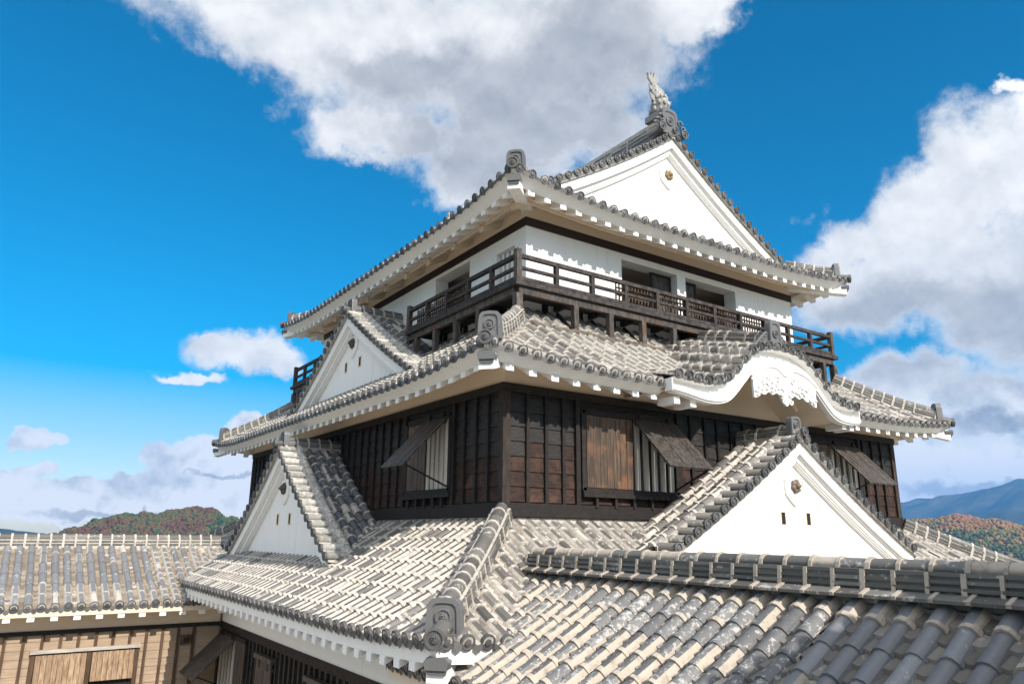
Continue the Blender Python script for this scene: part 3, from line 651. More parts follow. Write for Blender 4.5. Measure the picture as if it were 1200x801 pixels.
# transmission tower on the left hill
tw = thing('transmission_tower', (171, 1196, 16), 'thin steel lattice transmission tower standing on the wooded hill at left', 'tower')
m = MB(); tz = 20; tx, ty = 171, 1196
for sx in (-1, 1):
    for sy in (-1, 1):
        m.tube([(tx+sx*3, ty+sy*3, tz-8), (tx+sx*0.9, ty+sy*0.9, tz+16)], [0.28, 0.2], 0, 0.3, 4)
for k in range(6):
    z = tz-6+k*3.6; w = 3-2.1*(k*3.6+2)/24; w2 = 3-2.1*((k+1)*3.6+2)/24
    for (ax_, ay_), (bx, by) in (((-1, -1), (1, -1)), ((1, -1), (1, 1)), ((1, 1), (-1, 1)), ((-1, 1), (-1, -1))):
        m.tube([(tx+ax_*w, ty+ay_*w, z), (tx+bx*w2, ty+by*w2, z+3.6)], 0.12, 0, 0.3, 4); m.tube([(tx+ax_*w, ty+ay_*w, z), (tx+bx*w, ty+by*w, z)], 0.12, 0, 0.3, 4)
m.build('lattice_mast', METAL, tw)
for z, w in ((tz+8, 5), (tz+12, 4), (tz+15.5, 3)):
    m = MB(); m.tube([(tx-w, ty, z), (tx, ty, z+0.8), (tx+w, ty, z)], 0.2, 0, 0.3, 4); m.build('cross_arm', METAL, tw)
# haze over the valley
hz = MB(); hz.box(-900, 7400, -700, 4300, GZ-6, 485)
haze = hz.build('haze', []); haze['kind'] = 'stuff'; haze['label'] = 'thin bluish air between the castle and the far mountains'; haze['category'] = 'haze'
hm = bpy.data.materials.new('haze_air'); hm.use_nodes = True; hm.node_tree.nodes.clear(); hb = NB(hm.node_tree)
pv = hb.n('ShaderNodeVolumePrincipled'); pv.inputs['Color'].default_value = (0.14, 0.46, 1.0, 1); pv.inputs['Density'].default_value = 0.000105; pv.inputs['Anisotropy'].default_value = 0.0
ho = hb.n('ShaderNodeOutputMaterial'); hb.link(pv.outputs[0], ho.inputs['Volume']); haze.data.materials.append(hm)

# ================================================================== THE KEEP
keep = thing('castle_keep', (CX, CY, -9.5), 'three-storey castle keep with white plaster, black boards and grey tiled gabled roofs', 'castle')
m = MB()
for i in range(4): m.box(-1.9-0.3*i, KEEP_W+1.9+0.3*i, -1.9-0.3*i, KEEP_L+1.9+0.3*i, -7.3-0.55*(i+1), -7.3-0.55*i, 0)
m.build('stone_base', STONE, keep)

# ---- first roof
rise1 = lambda t: 0.5*t+0.0235*t*t
T1 = tier(-2.8, -2.8, -1.80, rise1, 0.12, 2.8)
mb = MB()
for k, S in T1.items():
    roof_side(mb, S, 0.285, lambda u: 0.0, lambda u, S=S: min(2.8, u-0.02, S.L-u-0.02), seg=0.30, pc=1.0, ps=0.97, pw=0.45)
roof1 = mb.build('roof', ROOFM, keep)
for S in T1.values():
    eave_parts(S, 1.2, roof1, fx=0.05, f1=0.25, f2=0.36); hip(S, 2.75, roof1, 0.34, 0.42, 0.38, 0.2, 0.11, drop=0.10)
m = MB(); dk = -0.14   # mortar at the foot of the second storey
m.box(-0.06, KEEP_W+0.06, -0.06, KEEP_L+0.06, -0.26, -0.15, 0); m.build('mortar_strip', JOINT, roof1)

# first storey walls
X1, Y1 = -1.6, -1.6
m = MB(); m.box(X1+0.06, KEEP_W-X1-0.06, Y1+0.06, KEEP_L-Y1-0.06, -7.3, -1.55, 0, 0.3)
for z in np.arange(-7.3, -2.6, 0.3):
    m.box(X1+0.02, KEEP_W-X1-0.02, Y1+0.02, KEEP_L-Y1-0.02, z+0.01, min(z+0.295, -2.62), 0)
for y in np.arange(Y1, KEEP_L-Y1, 0.3): m.box(X1-0.045, X1+0.02, y-0.045, y+0.045, -7.3, -2.98)
for x in np.arange(X1, KEEP_W-X1, 0.42): m.box(x-0.045, x+0.045, Y1-0.045, Y1+0.02, -7.3, -2.98)
wall1 = m.build('boarded_wall', W_BLACK, keep)
m = MB(); m.box(X1-0.05, KEEP_W-X1+0.05, Y1-0.05, KEEP_L-Y1+0.05, -2.98, -2.80); m.build('dark_head_band', W_BEAM, wall1)
m = MB(); m.box(X1-0.03, KEEP_W-X1+0.03, Y1-0.03, KEEP_L-Y1+0.03, -2.80, -1.7, 0, 0.1); m.build('wall_head', WHITE, wall1)
def planks(mb, o, ux, uy, uz, w, h, th, m=0, pw=0.16, frame=0.05, m2=0):
    """plank panel: w along ux, h along uy, thickness th along uz"""
    n = max(2, int(round(w/pw)))
    for i in range(n):
        mb.obox(o, ux, uy, uz, (w*i/n+0.004, w*(i+1)/n-0.004), (0, h), (0, th+random.uniform(-0.004, 0.004)), m)
    if frame:
        for b0 in (0.06*h, 0.86*h): mb.obox(o, ux, uy, uz, (0.01, w-0.01), (b0, b0+0.07), (-0.03, -0.002), m2)
def strut(mb, a, b, m=0): mb.bar(a, b, 0.03, 0.03, m, 0.2)
def window_set(par, F, a, b, c, ztop, zbot, ang, dirn=1, mats=(W_BEAM, BAR, W_SHUT, W_SHUTD), closed=True):
    """window bay in a boarded wall. Closed shutter from a to b, barred opening from b to c under a shutter propped open.
    F(X, Y, Z): along the wall, outward, up"""
    ex = nrm(F(1, 0, 0)-F(0, 0, 0)); ey = nrm(F(0, 1, 0)-F(0, 0, 0))
    x0, x1 = min(a, c), max(a, c); m = MB()
    for p, q, r_, s in ((x0-0.1, x0, zbot-0.05, ztop+0.02), (x1, x1+0.1, zbot-0.05, ztop+0.02), (x0, x1, ztop-0.0, ztop+0.1), (x0-0.08, x1+0.08, zbot-0.1, zbot)):
        m.obox(F(0, 0, 0), ex, ey, UP, (p, q), (-0.02, 0.075), (r_, s), 0)
    m.obox(F(0, 0, 0), ex, ey, UP, (x0-0.1, x1+0.1), (0.0, 0.12), (zbot-0.17, zbot-0.10), 0)
    for i in range(5):
        p = x0+(x1-x0)*(i+0.5)/5; m.obox(F(0, 0, 0), ex, ey, UP, (p-0.03, p+0.03), (0, 0.09), (zbot-0.36, zbot-0.17), 0)
    m.obox(F(0, 0, 0), ex, ey, UP, (min(b, c), max(b, c)), (0.008, 0.014), (zbot, ztop), 1)
    win = m.build('window', [mats[0], INTER], par)
    bm = MB(); lo, hi = min(b, c), max(b, c); nb_ = 5
    for i in range(nb_):
        p = lo+(hi-lo)*(i+0.5)/nb_; bm.obox(F(0, 0, 0), ex, ey, UP, (p-0.06, p+0.06), (0.016, 0.06), (zbot, ztop), 0)
    bm.build('window_bars', mats[1], win)
    if closed:
        cs = MB(); lo, hi = min(a, b), max(a, b); planks(cs, F(lo+0.02, 0.03, zbot+0.01), ex, UP, ey, hi-lo-0.04, ztop-zbot-0.02, 0.035, 0)
        cs.build('shutter', mats[2], win)
    op = MB(); lo, hi = min(b, c)-0.02, max(b, c)+0.02; Lh = ztop-zbot
    dn = -UP*math.cos(ang)+ey*math.sin(ang); nn = UP*math.sin(ang)+ey*math.cos(ang)
    o = F(lo, 0.07, ztop)
    planks(op, o, ex, dn, nn, hi-lo, Lh, 0.035, 0)
    for q in (lo+0.15, hi-0.25): op.obox(F(q, 0.08, ztop-0.02), ex, ey, UP, (0, 0.08), (0, 0.05), (0, 0.14), 1)
    op.build('shutter', [mats[3], W_BEAM], win, 'shutter propped open on a stick')
    st = MB(); q = hi-0.05 if dirn > 0 else lo+0.05
    strut(st, F(q, 0.03, zbot+0.02), F(q, 0.07, ztop)+dn*Lh*0.97); st.build('prop_stick', W_BEAM, win)
    return win
F_left1 = lambda X, Y, Z: V(X1-0.02-Y, X, Z)
window_set(wall1, F_left1, 8.8, 9.7, 11.2, -3.10, -4.4, rad(46), 1, (W_BEAM, BAR, W_SHUTD, W_SHUTD))
for y in (6.6, 3.2):
    m = MB(); planks(m, F_left1(y, 0.05, -4.6), V(0, 1, 0), UP, V(-1, 0, 0), 1.1, 1.35, 0.04); m.obox(F_left1(y, 0, 0), V(0, 1, 0), V(-1, 0, 0), UP, (-0.1, 1.2), (0, 0.14), (-3.25, -3.15))
    for q in (0.2, 0.8): m.obox(F_left1(y+q, 0.09, -3.42), V(0, 1, 0), V(-1, 0, 0), UP, (0, 0.1), (0, 0.03), (0, 0.17), 1)
    m.build('shutter', [W_SHUTD, W_GREY], wall1)

# ---- second storey walls (black boards)
m = MB(); m.box(0.05, KEEP_W-0.05, 0.05, KEEP_L-0.05, -0.3, 2.9, 0, 0.4)
wall2 = m.build('boarded_wall', W_BLACK, keep)
bz = [0.12+0.265*i for i in range(8)]
m = MB()
for i, z in enumerate(bz):
    z1 = min(z+0.262, 2.06)
    # boards run in lengths round the four walls; each is lapped over the one below
    for x0 in np.arange(0, KEEP_W, 0.42):
        x1 = min(x0+0.42, KEEP_W); worn = (z+random.uniform(-0.15, 0.15)) < 0.86
        m.add([V(x0, -0.028, z), V(x1, -0.028, z), V(x1, -0.006, z1), V(x0, -0.006, z1), V(x0, 0.05, z), V(x1, 0.05, z)], [(0, 1, 2, 3), (0, 4, 5, 1)], 1 if worn else 0)
    for y0 in np.arange(0, KEEP_L, 0.42):
        y1 = min(y0+0.42, KEEP_L); worn = (z+random.uniform(-0.15, 0.15)) < 0.80
        m.add([V(-0.028, y0, z), V(-0.028, y1, z), V(-0.006, y1, z1), V(-0.006, y0, z1), V(0.05, y0, z), V(0.05, y1, z)], [(0, 1, 2, 3), (0, 4, 5, 1)], 1 if worn else 0)
        m.add([V(KEEP_W+0.028, y0, z), V(KEEP_W+0.028, y1, z), V(KEEP_W+0.006, y1, z1), V(KEEP_W+0.006, y0, z1)], [(0, 1, 2, 3)], 0)
fx = [0.47, 0.89, 1.29] + [4.75, 5.2, 5.6, 6.05, 6.5, 6.95, 7.4, 7.85] + [11.3, 11.72, 12.15]
for x in fx: m.box(x-0.035, x+0.035, -0.075, -0.004, 0.05, 2.05, 2)
ly = [0.46, 0.88, 1.3]+[4.18+0.413*i for i in range(28)]
for y in ly: m.box(-0.075, -0.004, y-0.035, y+0.035, 0.05, 2.05, 2)
for y in np.arange(0.45, KEEP_L, 0.42): m.box(KEEP_W+0.004, KEEP_W+0.07, y-0.04, y+0.04, 0.05, 2.05, 2)
m.build('lapped_boards', [W_BLACK, W_WORN, W_BEAM], wall2)
m = MB()
for x, y in ((0, 0), (KEEP_W, 0), (0, KEEP_L), (KEEP_W, KEEP_L)): m = MB(); m.box(x-0.08, x+0.08, y-0.08, y+0.08, 0.1, 2.06); m.build('corner_post', W_CORN, wall2)
for x in (1.62, 4.36, 8.33, 11.06): m = MB(); m.box(x-0.05, x+0.05, -0.09, -0.002, 0.1, 2.05); m.build('wall_post', W_BEAM, wall2)
for y in (1.68, 3.80, 11.8, 13.9): m = MB(); m.box(-0.09, -0.002, y-0.05, y+0.05, 0.1, 2.05); m.build('wall_post', W_BEAM, wall2)
m = MB(); m.box(-0.1, KEEP_W+0.1, -0.1, KEEP_L+0.1, 2.05, 2.2); m.box(-0.12, KEEP_W+0.12, -0.12, KEEP_L+0.12, -0.14, 0.04); m.box(-0.095, KEEP_W+0.095, -0.095, KEEP_L+0.095, 0.04, 0.10)
m.build('wall_beams', W_BEAM, wall2)
F_front = lambda X, Y, Z: V(X, -0.03-Y, Z)
F_left = lambda X, Y, Z: V(-0.03-Y, X, Z)
window_set(wall2, F_front, 1.8, 3.03, 4.2, 1.80, 0.42, rad(44), 1)
window_set(wall2, F_front, 8.5, 9.72, 10.9, 1.80, 0.42, rad(44), -1)
window_set(wall2, F_left, 3.62, 2.76, 1.83, 1.80, 0.42, rad(44), -1)
m = MB(); m.box(-0.045, KEEP_W+0.045, -0.045, KEEP_L+0.045, 2.2, 2.95); m.build('wall_head', SOFFIT, wall2)  # tan tint puts warm bounced light into the wall colour

# ---- second roof
rise2 = lambda t: 0.55*t+0.052*t*t
T2 = tier(-1.16, -1.16, 2.36, rise2, 0.2, 2.8)
KX0, KX1 = 2.88, 9.08                                 # span of the cusped gable on the front
KC = 6.28; KL, KR = KX0-KC, KX1-KC; KH = max(-KL, KR); YK = -1.38
HD = [(0, 1.0), (0.4, 0.985), (0.75, 0.91), (1.0, 0.80), (1.2, 0.66), (1.4, 0.48), (1.6, 0.31), (1.8, 0.17), (2.1, 0.07), (2.5, 0.03), (3.1, 0.06)]
def hk(dx):
    a = abs(dx); xs_ = [p[0] for p in HD]; hs_ = [p[1] for p in HD]
    return sum(float(np.interp(abs(a+o), xs_, hs_)) for o in (-0.12, -0.06, 0, 0.06, 0.12))/5
def zk(dx, y):
    t = y+1.16; return KZ0+hk(dx)*1.07+0.24*(t+0.22)
KZ0 = 2.36+rise2(-0.22)+0.19
def kvalley(dx):     # how far back the curved roof runs before the main slope rises through it
    for i in range(60):
        t = -0.22+i*0.04
        if t > 0 and 2.36+rise2(t) > zk(dx, t-1.16)+0.02: return t
    return 2.06
def main_start(u):
    dx = u-1.16-KC
    if not KL+0.1 < dx < KR-0.1: return 0.0
    return max(0.3, kvalley(dx)-0.12)
mb = MB()
for k, S in T2.items():
    tl_ = main_start if k == 'front' else (lambda u: 0.0)
    roof_side(mb, S, 0.288, tl_, lambda u, S=S: min(2.72, u-0.02, S.L-u-0.02), seg=0.31, pc=1.0, ps=0.97, pw=0.4)
roof2 = mb.build('roof', ROOFM, keep)
for k, S in T2.items():
    eave_parts(S, 1.16, roof2, ranges=[(None, KX0+1.22), (KX1+1.10, None)] if k == 'front' else None, single=(k == 'front'))
    hip(S, 2.1, roof2, 0.30, 0.44, 0.33, 0.2, 0.1)

# ---- third storey
X3 = 1.58; XR3, YR3 = KEEP_W-X3, KEEP_L-X3; Z3 = 4.45
def wall_grid(mb, F, X0, X1_, Z0, Z1, th, ops, m=0):
    xs = sorted({X0, X1_, *[o[0] for o in ops], *[o[1] for o in ops]}); zs = sorted({Z0, Z1, *[o[2] for o in ops], *[o[3] for o in ops]})
    ex = nrm(F(1, 0, 0)-F(0, 0, 0)); ey = nrm(F(0, 1, 0)-F(0, 0, 0))
    for a, b in zip(xs, xs[1:]):
        for c, d in zip(zs, zs[1:]):
            if any(o[0] <= (a+b)/2 <= o[1] and o[2] <= (c+d)/2 <= o[3] for o in ops): continue
            mb.obox(F(0, 0, 0), ex, ey, UP, (a, b), (0, th), (c, d), m, 0.1)
m = MB(); th = 0.38
Fw = lambda X, Y, Z: V(X, X3+Y, Z); Lw = lambda X, Y, Z: V(X3+Y, X, Z)
wall_grid(m, Fw, X3, XR3, 3.3, 6.3, th, [(4.43, 6.36, 4.6, 6.08), (6.67, 8.64, 4.6, 6.08)])
wall_grid(m, Lw, X3+th, YR3-th, 3.3, 6.3, th, [(2.02, 2.78, 5.1, 5.92), (3.99, 5.75, 4.6, 6.15), (9.85, 11.6, 4.6, 6.15)])
m.box(XR3-th, XR3, X3+th, YR3-th, 3.3, 6.3, 0, 0.1); m.box(X3, XR3, YR3-th, YR3, 3.3, 6.3, 0, 0.1)
wall3 = m.build('plaster_wall', WHITE, keep)
m = MB(); m.box(X3, XR3, X3, YR3, 6.3, 7.15, 0, 0.1); m.build('wall_head', SOFFIT, wall3)  # top strip of the white wall, coloured tan for bounced light
m = MB(); e = 0.03
m.box(X3-e, XR3+e, X3-e, X3-0.002, 6.24, 6.44); m.box(X3-e, X3-0.002, X3-0.002, YR3+e, 6.24, 6.44); m.box(XR3+0.002, XR3+e, X3-0.002, YR3+e, 6.24, 6.44)
m.build('brown_band', W_BAND, wall3)
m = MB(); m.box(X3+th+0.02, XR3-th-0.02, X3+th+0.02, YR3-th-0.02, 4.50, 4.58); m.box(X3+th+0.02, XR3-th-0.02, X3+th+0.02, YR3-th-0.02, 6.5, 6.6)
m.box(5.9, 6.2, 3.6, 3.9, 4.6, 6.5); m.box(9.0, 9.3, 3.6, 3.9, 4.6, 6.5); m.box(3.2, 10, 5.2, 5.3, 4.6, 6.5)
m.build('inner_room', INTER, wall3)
for a, b in ((5.62, 6.34), (6.69, 7.3)):
    m = MB(); m.box(a, b, X3+0.22, X3+0.26, 4.6, 6.07, 0, 0.3)
    for z in (4.6, 5.3, 6.0): m.box(a, b, X3+0.20, X3+0.218, z, z+0.06, 1)
    for x in (a, b-0.06): m.box(x, x+0.06, X3+0.20, X3+0.218, 4.66, 6.0, 1)
    m.build('sliding_door', [W_GREY, W_BEAM], wall3)
m = MB()
for i in range(4): y = 2.02+0.76*(i+0.5)/4; m.box(X3+0.12, X3+0.2, y-0.05, y+0.05, 5.1, 5.92, 0, 0.1)
m.box(X3+0.3, X3+0.32, 2.02, 2.78, 5.1, 5.92, 1); m.build('window_bars', [WHITE, INTER], wall3)

# ---- balcony
B0 = 0.87; BX1, BY1 = KEEP_W-B0, KEEP_L-B0
balcony = bpy.data.objects.new('balcony', None); COL.objects.link(balcony); balcony.location = (B0, B0, 4.47); put_under(balcony, keep); WM['balcony'] = (B0, B0, 4.47)
for a, b, c, d in ((B0-0.12, BX1+0.12, B0-0.12, X3-0.01), (B0-0.12, X3-0.01, X3-0.01, 5.75), (B0-0.12, X3-0.01, 9.85, BY1+0.12), (XR3+0.01, BX1+0.12, X3-0.01, BY1+0.12)): m = MB(); m.box(a, b, c, d, 4.47, 4.57); m.build('deck', W_RAIL, balcony)
lines = [((B0, B0), (BX1, B0)), ((B0, B0), (B0, 5.78)), ((B0, 9.82), (B0, BY1)), ((BX1, B0), (BX1, BY1))]
pk = MB(); done = set()
for li, (a, b) in enumerate(lines):
    A, B = V(*a, 0), V(*b, 0); d = nrm(B-A); L = np.linalg.norm(B-A); nrmv = V(-d[1], d[0], 0)
    if nrmv@(V(CX, CY, 0)-(A+B)/2) < 0: nrmv = -nrmv
    for z, w, h in ((5.14, 0.09, 0.085), (4.88, 0.065, 0.065), (4.65, 0.075, 0.075)):
        rl = MB(); rl.bar(A+UP*(z+0.003*li)-d*0.03, B+UP*(z+0.003*li)+d*0.03, w, h); rl.build('rail', W_RAIL, balcony)
    fl = MB(); fl.bar(A+UP*(4.385+0.002*li)+d*(0.052 if li else 0), B+UP*(4.385+0.002*li)-d*(0.052 if li == 0 else 0), 0.1, 0.15); fl.build('floor_beam', W_GREY, balcony)
    n = int(round(L/1.0))
    for i in range(n+1):
        p = A+d*L*i/n; big = i in (0, n); key = (round(p[0], 1), round(p[1], 1))
        if key in done: continue
        done.add(key); post = MB(); q = 0.06 if big else 0.047
        post.box(p[0]-q, p[0]+q, p[1]-q, p[1]+q, 4.578, 5.28 if big else 5.105); post.build('rail_post', W_GREY if big else W_RAIL, balcony)
        s_ = MB(); p2 = p if big else A+d*(L*(i+0.5)/n)
        q = 0.075 if big else 0.062
        s_.box(p2[0]-q, p2[0]+q, p2[1]-q, p2[1]+q, 3.35, 4.305); s_.build('support_post', W_GREY, balcony)
        if not big:
            jb = MB(); jb.bar(p2+nrmv*0.06+UP*4.40, p2+nrmv*0.69+UP*4.40, 0.09, 0.11); jb.bar(p2+nrmv*0.07+UP*3.75, p2+nrmv*0.62+UP*4.30, 0.05, 0.06); jb.build('joist', W_RAIL, balcony)
def picket(a, b, z0, z1, mm):
    A, B = V(*a, 0), V(*b, 0); L = np.linalg.norm(B-A); n = int(L/0.1)
    for i in range(n+1): mm.bar(A+(B-A)*i/n+UP*z0, A+(B-A)*i/n+UP*(z1+random.uniform(-0.02, 0.02)), 0.028, 0.028, 0, None, (0, 1, 0))
    for z in (z0+0.12, (z0+z1)/2, z1-0.14): mm.bar(A+UP*z, B+UP*z, 0.03, 0.03)
picket((3.75, B0+0.2), (9.2, B0+0.2), 4.6, 5.22, pk); pk.build('picket_screen', W_PICK, balcony)
pk = MB(); picket((B0+0.2, 3.2), (B0+0.2, 5.7), 4.6, 5.18, pk); pk.build('picket_screen', W_PICK, balcony)
# lintel and dark recess under the balcony: the wall foot with its posts
m = MB()
for x in np.arange(X3+0.5, XR3, 1.0): m.box(x-0.07, x+0.07, X3-0.05, X3-0.002, 3.3, 4.46); m.build('wall_foot_post', W_BEAM, balcony); m = MB()
for y in np.arange(X3+0.5, 5.8, 1.0): m.box(X3-0.05, X3-0.002, y-0.07, y+0.07, 3.3, 4.46); m.build('wall_foot_post', W_BEAM, balcony); m = MB()
m = MB()      # weathered mortar and rubble where the roof meets the posts
for (a, b) in lines[:2]:
    A, B = V(*a, 0), V(*b, 0); n = int(np.linalg.norm(B-A)/0.16)
    for i in range(n):
        p = A+(B-A)*(i+0.5)/n; m.blob((p[0], p[1], 3.70+random.uniform(-0.03, 0.03)), 0.13, 0.13, 0.08, 0, None, i, 0.35, 7, 4)
m.build('mortar_ridge', RUBBLE, roof2)

# ---- third roof: hip below, gable above, ridge running front to back
rise3 = lambda t: 0.45*t+0.0232*t*t
T3 = tier(0.4, 0.4, 6.56, rise3, 0.26, 2.4, 3.8)
TS = CX-0.4
mb = MB()
for k, S in T3.items():
    if k in ('front', 'back'): roof_side(mb, S, 0.325, lambda u: 0.0, lambda u, S=S: min(1.4, u-0.02, S.L-u-0.02), seg=0.28, pc=0.7, ps=0.6, pw=0.15)
    else:
        def tm(u, S=S):
            e = min(u, S.L-u); return e-0.02 if e < 1.45 else TS-0.1
        roof_side(mb, S, 0.325, lambda u: 0.0, tm, seg=0.3, pc=0.5, ps=0.5, pw=0.15)
roof3 = mb.build('roof', ROOFM, keep)
for k, S in T3.items():
    eave_parts(S, 1.18, roof3, purlin=2 if k == 'left' else 1, single=k in ('front', 'left')); hip(S, 1.25, roof3, 0.30, 0.42, 0.34, 0.2, 0.1)
zside = lambda a: 6.56+rise3(TS-a)
gt = gable(frameF(1.45), CX-1.50, zside(CX-1.5), zside(0), 3, roof3, False, zp=zside, oh=0.8, ow=0.62, bossz=8.95, base=0.4, ridge_on=False, name='gable', boss_s=1.0)
gable(frameB(KEEP_L-1.45), CX-1.50, zside(CX-1.5), zside(0), 3, roof3, False, zp=zside, oh=0.8, ow=0.62, bossz=8.95, base=0.4, ridge_on=False)
m = MB(); zr = zside(0); ridge(m, [V(CX, 1.6, zr), V(CX, KEEP_L-1.6, zr)], V(1, 0, 0), 0.5, 0.55, 0.12, 5, 0.34, 0.3); m.build('main_ridge', [TILE_D, JOINT], roof3)
m = MB()       # fish-shaped roof ornaments, tail up
def shachi(mb, x, y, z, sgn):
    pts = [(-0.10, 0.06), (0.04, 0.10), (0.15, 0.22), (0.19, 0.42), (0.13, 0.64), (0.03, 0.86), (-0.05, 1.04), (-0.06, 1.16)]
    rs = [0.15, 0.20, 0.23, 0.225, 0.19, 0.145, 0.095, 0.05]
    P = [V(x, y-sgn*a+sgn*0.12, z+b) for a, b in pts]
    mb.tube(P, rs, 0, 0.6, 12)
    for i in range(2, 7):                         # rows of scales, lying close
        n = 9
        for k in range(n):
            th = 2*math.pi*(k+0.5*(i % 2))/n; q = (P[i]+P[i-1])/2+V(rs[i]*1.0*math.cos(th), rs[i]*1.0*math.sin(th), 0)
            mb.blob(q, 0.055, 0.055, 0.085, 0, 0.3+0.7*random.random(), k, 0.05, 6, 4)
    for i in range(1, 6):                         # dorsal fin along the back
        a = P[i]; b = P[i+1]; o = V(0, sgn, 0.25); o = nrm(o)
        mb.prism(a+V(-0.02, 0, 0), a+V(0.02, 0, 0), o, UP, [(rs[i]*0.8, -0.02), (rs[i]+0.11, 0.10), (rs[i+1]*0.85, 0.2)], 0, 0.3)
    for s in (-1, 1):                             # side fins
        a = P[3]
        mb.prism(a+V(0, -0.015, 0), a+V(0, 0.015, 0), V(s, 0, 0), UP, [(0.18, -0.1), (0.36, 0.0), (0.43, 0.18), (0.30, 0.12), (0.18, 0.1)], 0, 0.4)
        a = P[5]
        mb.prism(a+V(0, -0.015, 0), a+V(0, 0.015, 0), V(s, 0, 0), UP, [(0.10, -0.06), (0.24, 0.02), (0.26, 0.14), (0.10, 0.08)], 0, 0.4)
    t = P[-1]                                     # forked tail
    for s in (-1, 1):
        mb.prism(t+V(0, -0.03, 0), t+V(0, 0.03, 0), V(s, 0, 0), UP, [(0, -0.12), (0.09, -0.02), (0.19, 0.10), (0.20, 0.28), (0.10, 0.18), (0.05, 0.36), (0, 0.16)], 0, 0.5)
    h = P[0]                                      # head with brow and snout
    mb.blob((h[0], h[1]-sgn*0.14, h[2]+0.02), 0.17, 0.2, 0.14, 0, 0.4, 4, 0.08)
    for s in (-1, 1): mb.blob((h[0]+s*0.12, h[1]-sgn*0.18, h[2]+0.12), 0.05, 0.05, 0.05, 0, 0.9, 1)
    mb.tube([t+V(-0.1, 0, -0.04), t+V(-0.28, -sgn*0.02, 0.22)], [0.014, 0.010], 0, 0.0, 5)
    mb.box(x-0.22, x+0.22, y-0.3, y+0.34, z-0.14, z+0.04, 0, 0.2)
shachi(m, CX, 1.92, zr+0.78, 1); m.build('fish_ornament', GREYT, roof3)
m = MB(); shachi(m, CX, KEEP_L-1.92, zr+0.78, -1); m.build('fish_ornament', GREYT, roof3)
for s in (-1, 1):
    m = MB()                                      # side scrolls and the big round tiles at the foot of the top ornament
    toribusuma(m, V(CX+s*0.42, 1.42, zr+0.12), V(0, -1, 0), 0.13, 0.5)
    for q in range(3):
        m.tube([V(CX+s*(0.36+0.1*q+0.08*math.cos(k*0.7)), 1.5, zr+0.46-0.14*q+0.08*math.sin(k*0.7)) for k in range(8)], [0.04-0.003*k for k in range(8)], 0, 0.3, 6)
    m.build('ridge_scroll', [ONI, JOINT, FLAT, DISC], roof3)

# ---- triangular gables
gable(frameF(-1.6), 3.95, -0.72, 1.60, 1.55, keep, oh=0.38, ow=0.34, bossz=0.58, loop=((-0.42, 0.42), -0.07), boss=BROWNB, base=0.5, tl=TILE)
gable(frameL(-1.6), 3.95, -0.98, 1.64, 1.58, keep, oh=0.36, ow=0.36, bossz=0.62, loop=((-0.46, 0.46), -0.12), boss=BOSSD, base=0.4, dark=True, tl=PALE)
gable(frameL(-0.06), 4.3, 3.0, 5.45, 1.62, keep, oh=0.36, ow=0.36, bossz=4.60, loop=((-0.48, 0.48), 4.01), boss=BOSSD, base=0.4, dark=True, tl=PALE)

# ---- cusped gable (curved, over the front eave)
kb = MB(); n = 22; us = [KL+0.14+(KR-KL-0.28)*i/(n-1) for i in range(n)]
def krow(dx):
    sl = (zk(dx+0.02, YK)-zk(dx-0.02, YK))/0.04
    def f(t): return V(KC+dx, YK+t, zk(dx, YK+t))
    f.side = nrm(V(1, 0, sl)); return f
for dx in us:
    f = krow(dx); tile_row(kb, f, 0, kvalley(dx)+0.22+0.12, 0.088, 0.27, 0.9, 0.85)
    d = nrm(f(0.3)-f(0)); disc(kb, f(0)+V(0, -0.035, 0.035), V(0, -1, -0.3), 0.105)
ed = [KL]+us+[KR]
for a, b in zip(ed, ed[1:]):
    flat_gap(kb, krow(a+0.05), krow(b-0.05), -0.01, kvalley((a+b)/2)+0.22+0.2, 0.135, 2, 0.3)
    A, B = krow(a+0.08)(0)+UP*0.02, krow(b-0.08)(0)+UP*0.02; M_ = (A+B)/2-UP*0.03; o_ = V(0, -0.03, 0); dn = UP*-0.075
    kb.add([A+o_, M_+o_, B+o_, A+o_+dn, M_+o_+dn, B+o_+dn], [(0, 1, 4, 3), (1, 2, 5, 4)], 3)
kara = kb.build('cusped_gable', ROOFM, keep)
m = MB(); xs = [KL+(KR-KL)*i/60 for i in range(61)]
sec = [(0.0, -0.04), (0.17, -0.07), (0.17, -0.245), (0.035, -0.26), (0.035, -0.325), (0.06, -0.33), (0.06, -0.35), (0.01, -0.355), (0.01, -0.425), (0.05, -0.43), (0.05, -0.47), (0.2, -0.48)]
k = len(sec); vs = [V(KC+x, YK+Y, zk(x, YK)+(dz+0.02)*(1-0.38*max(0.0, (abs(x)-1.7)/1.7))-0.02) for x in xs for Y, dz in sec]
m.add(vs, [(i*k+j, i*k+j+1, (i+1)*k+j+1, (i+1)*k+j) for i in range(60) for j in range(k-1)], 0, 0.1, False)
for e_ in (KL, KR): m.box(KC+e_-0.012, KC+e_+0.012, YK+0.03, YK+0.22, zk(e_, YK)-0.29, zk(e_, YK)-0.05, 0, 0.1)
m.build('bargeboard', WHITE, kara)
m = MB(); vs = []
for x in xs:
    for y, dz in ((YK+0.15, -0.50+0.25*min(1.0, max(0.0, (abs(x)-1.6)/1.1))), (YK+0.5, -0.52+0.27*min(1.0, max(0.0, (abs(x)-1.6)/1.1))), (-0.02, -0.52+0.27*min(1.0, max(0.0, (abs(x)-1.6)/1.1)))):
        vs.append(V(KC+x, y, zk(x, YK)+dz))
m.add(vs, [(i*3+j, i*3+j+1, (i+1)*3+j+1, (i+1)*3+j) for i in range(60) for j in range(2)], 0, 0.2, True)
vs = [V(KC+x, -0.06, zk(x, YK)-0.3) for x in xs]+[V(KC+x, -0.06, 2.1) for x in xs]
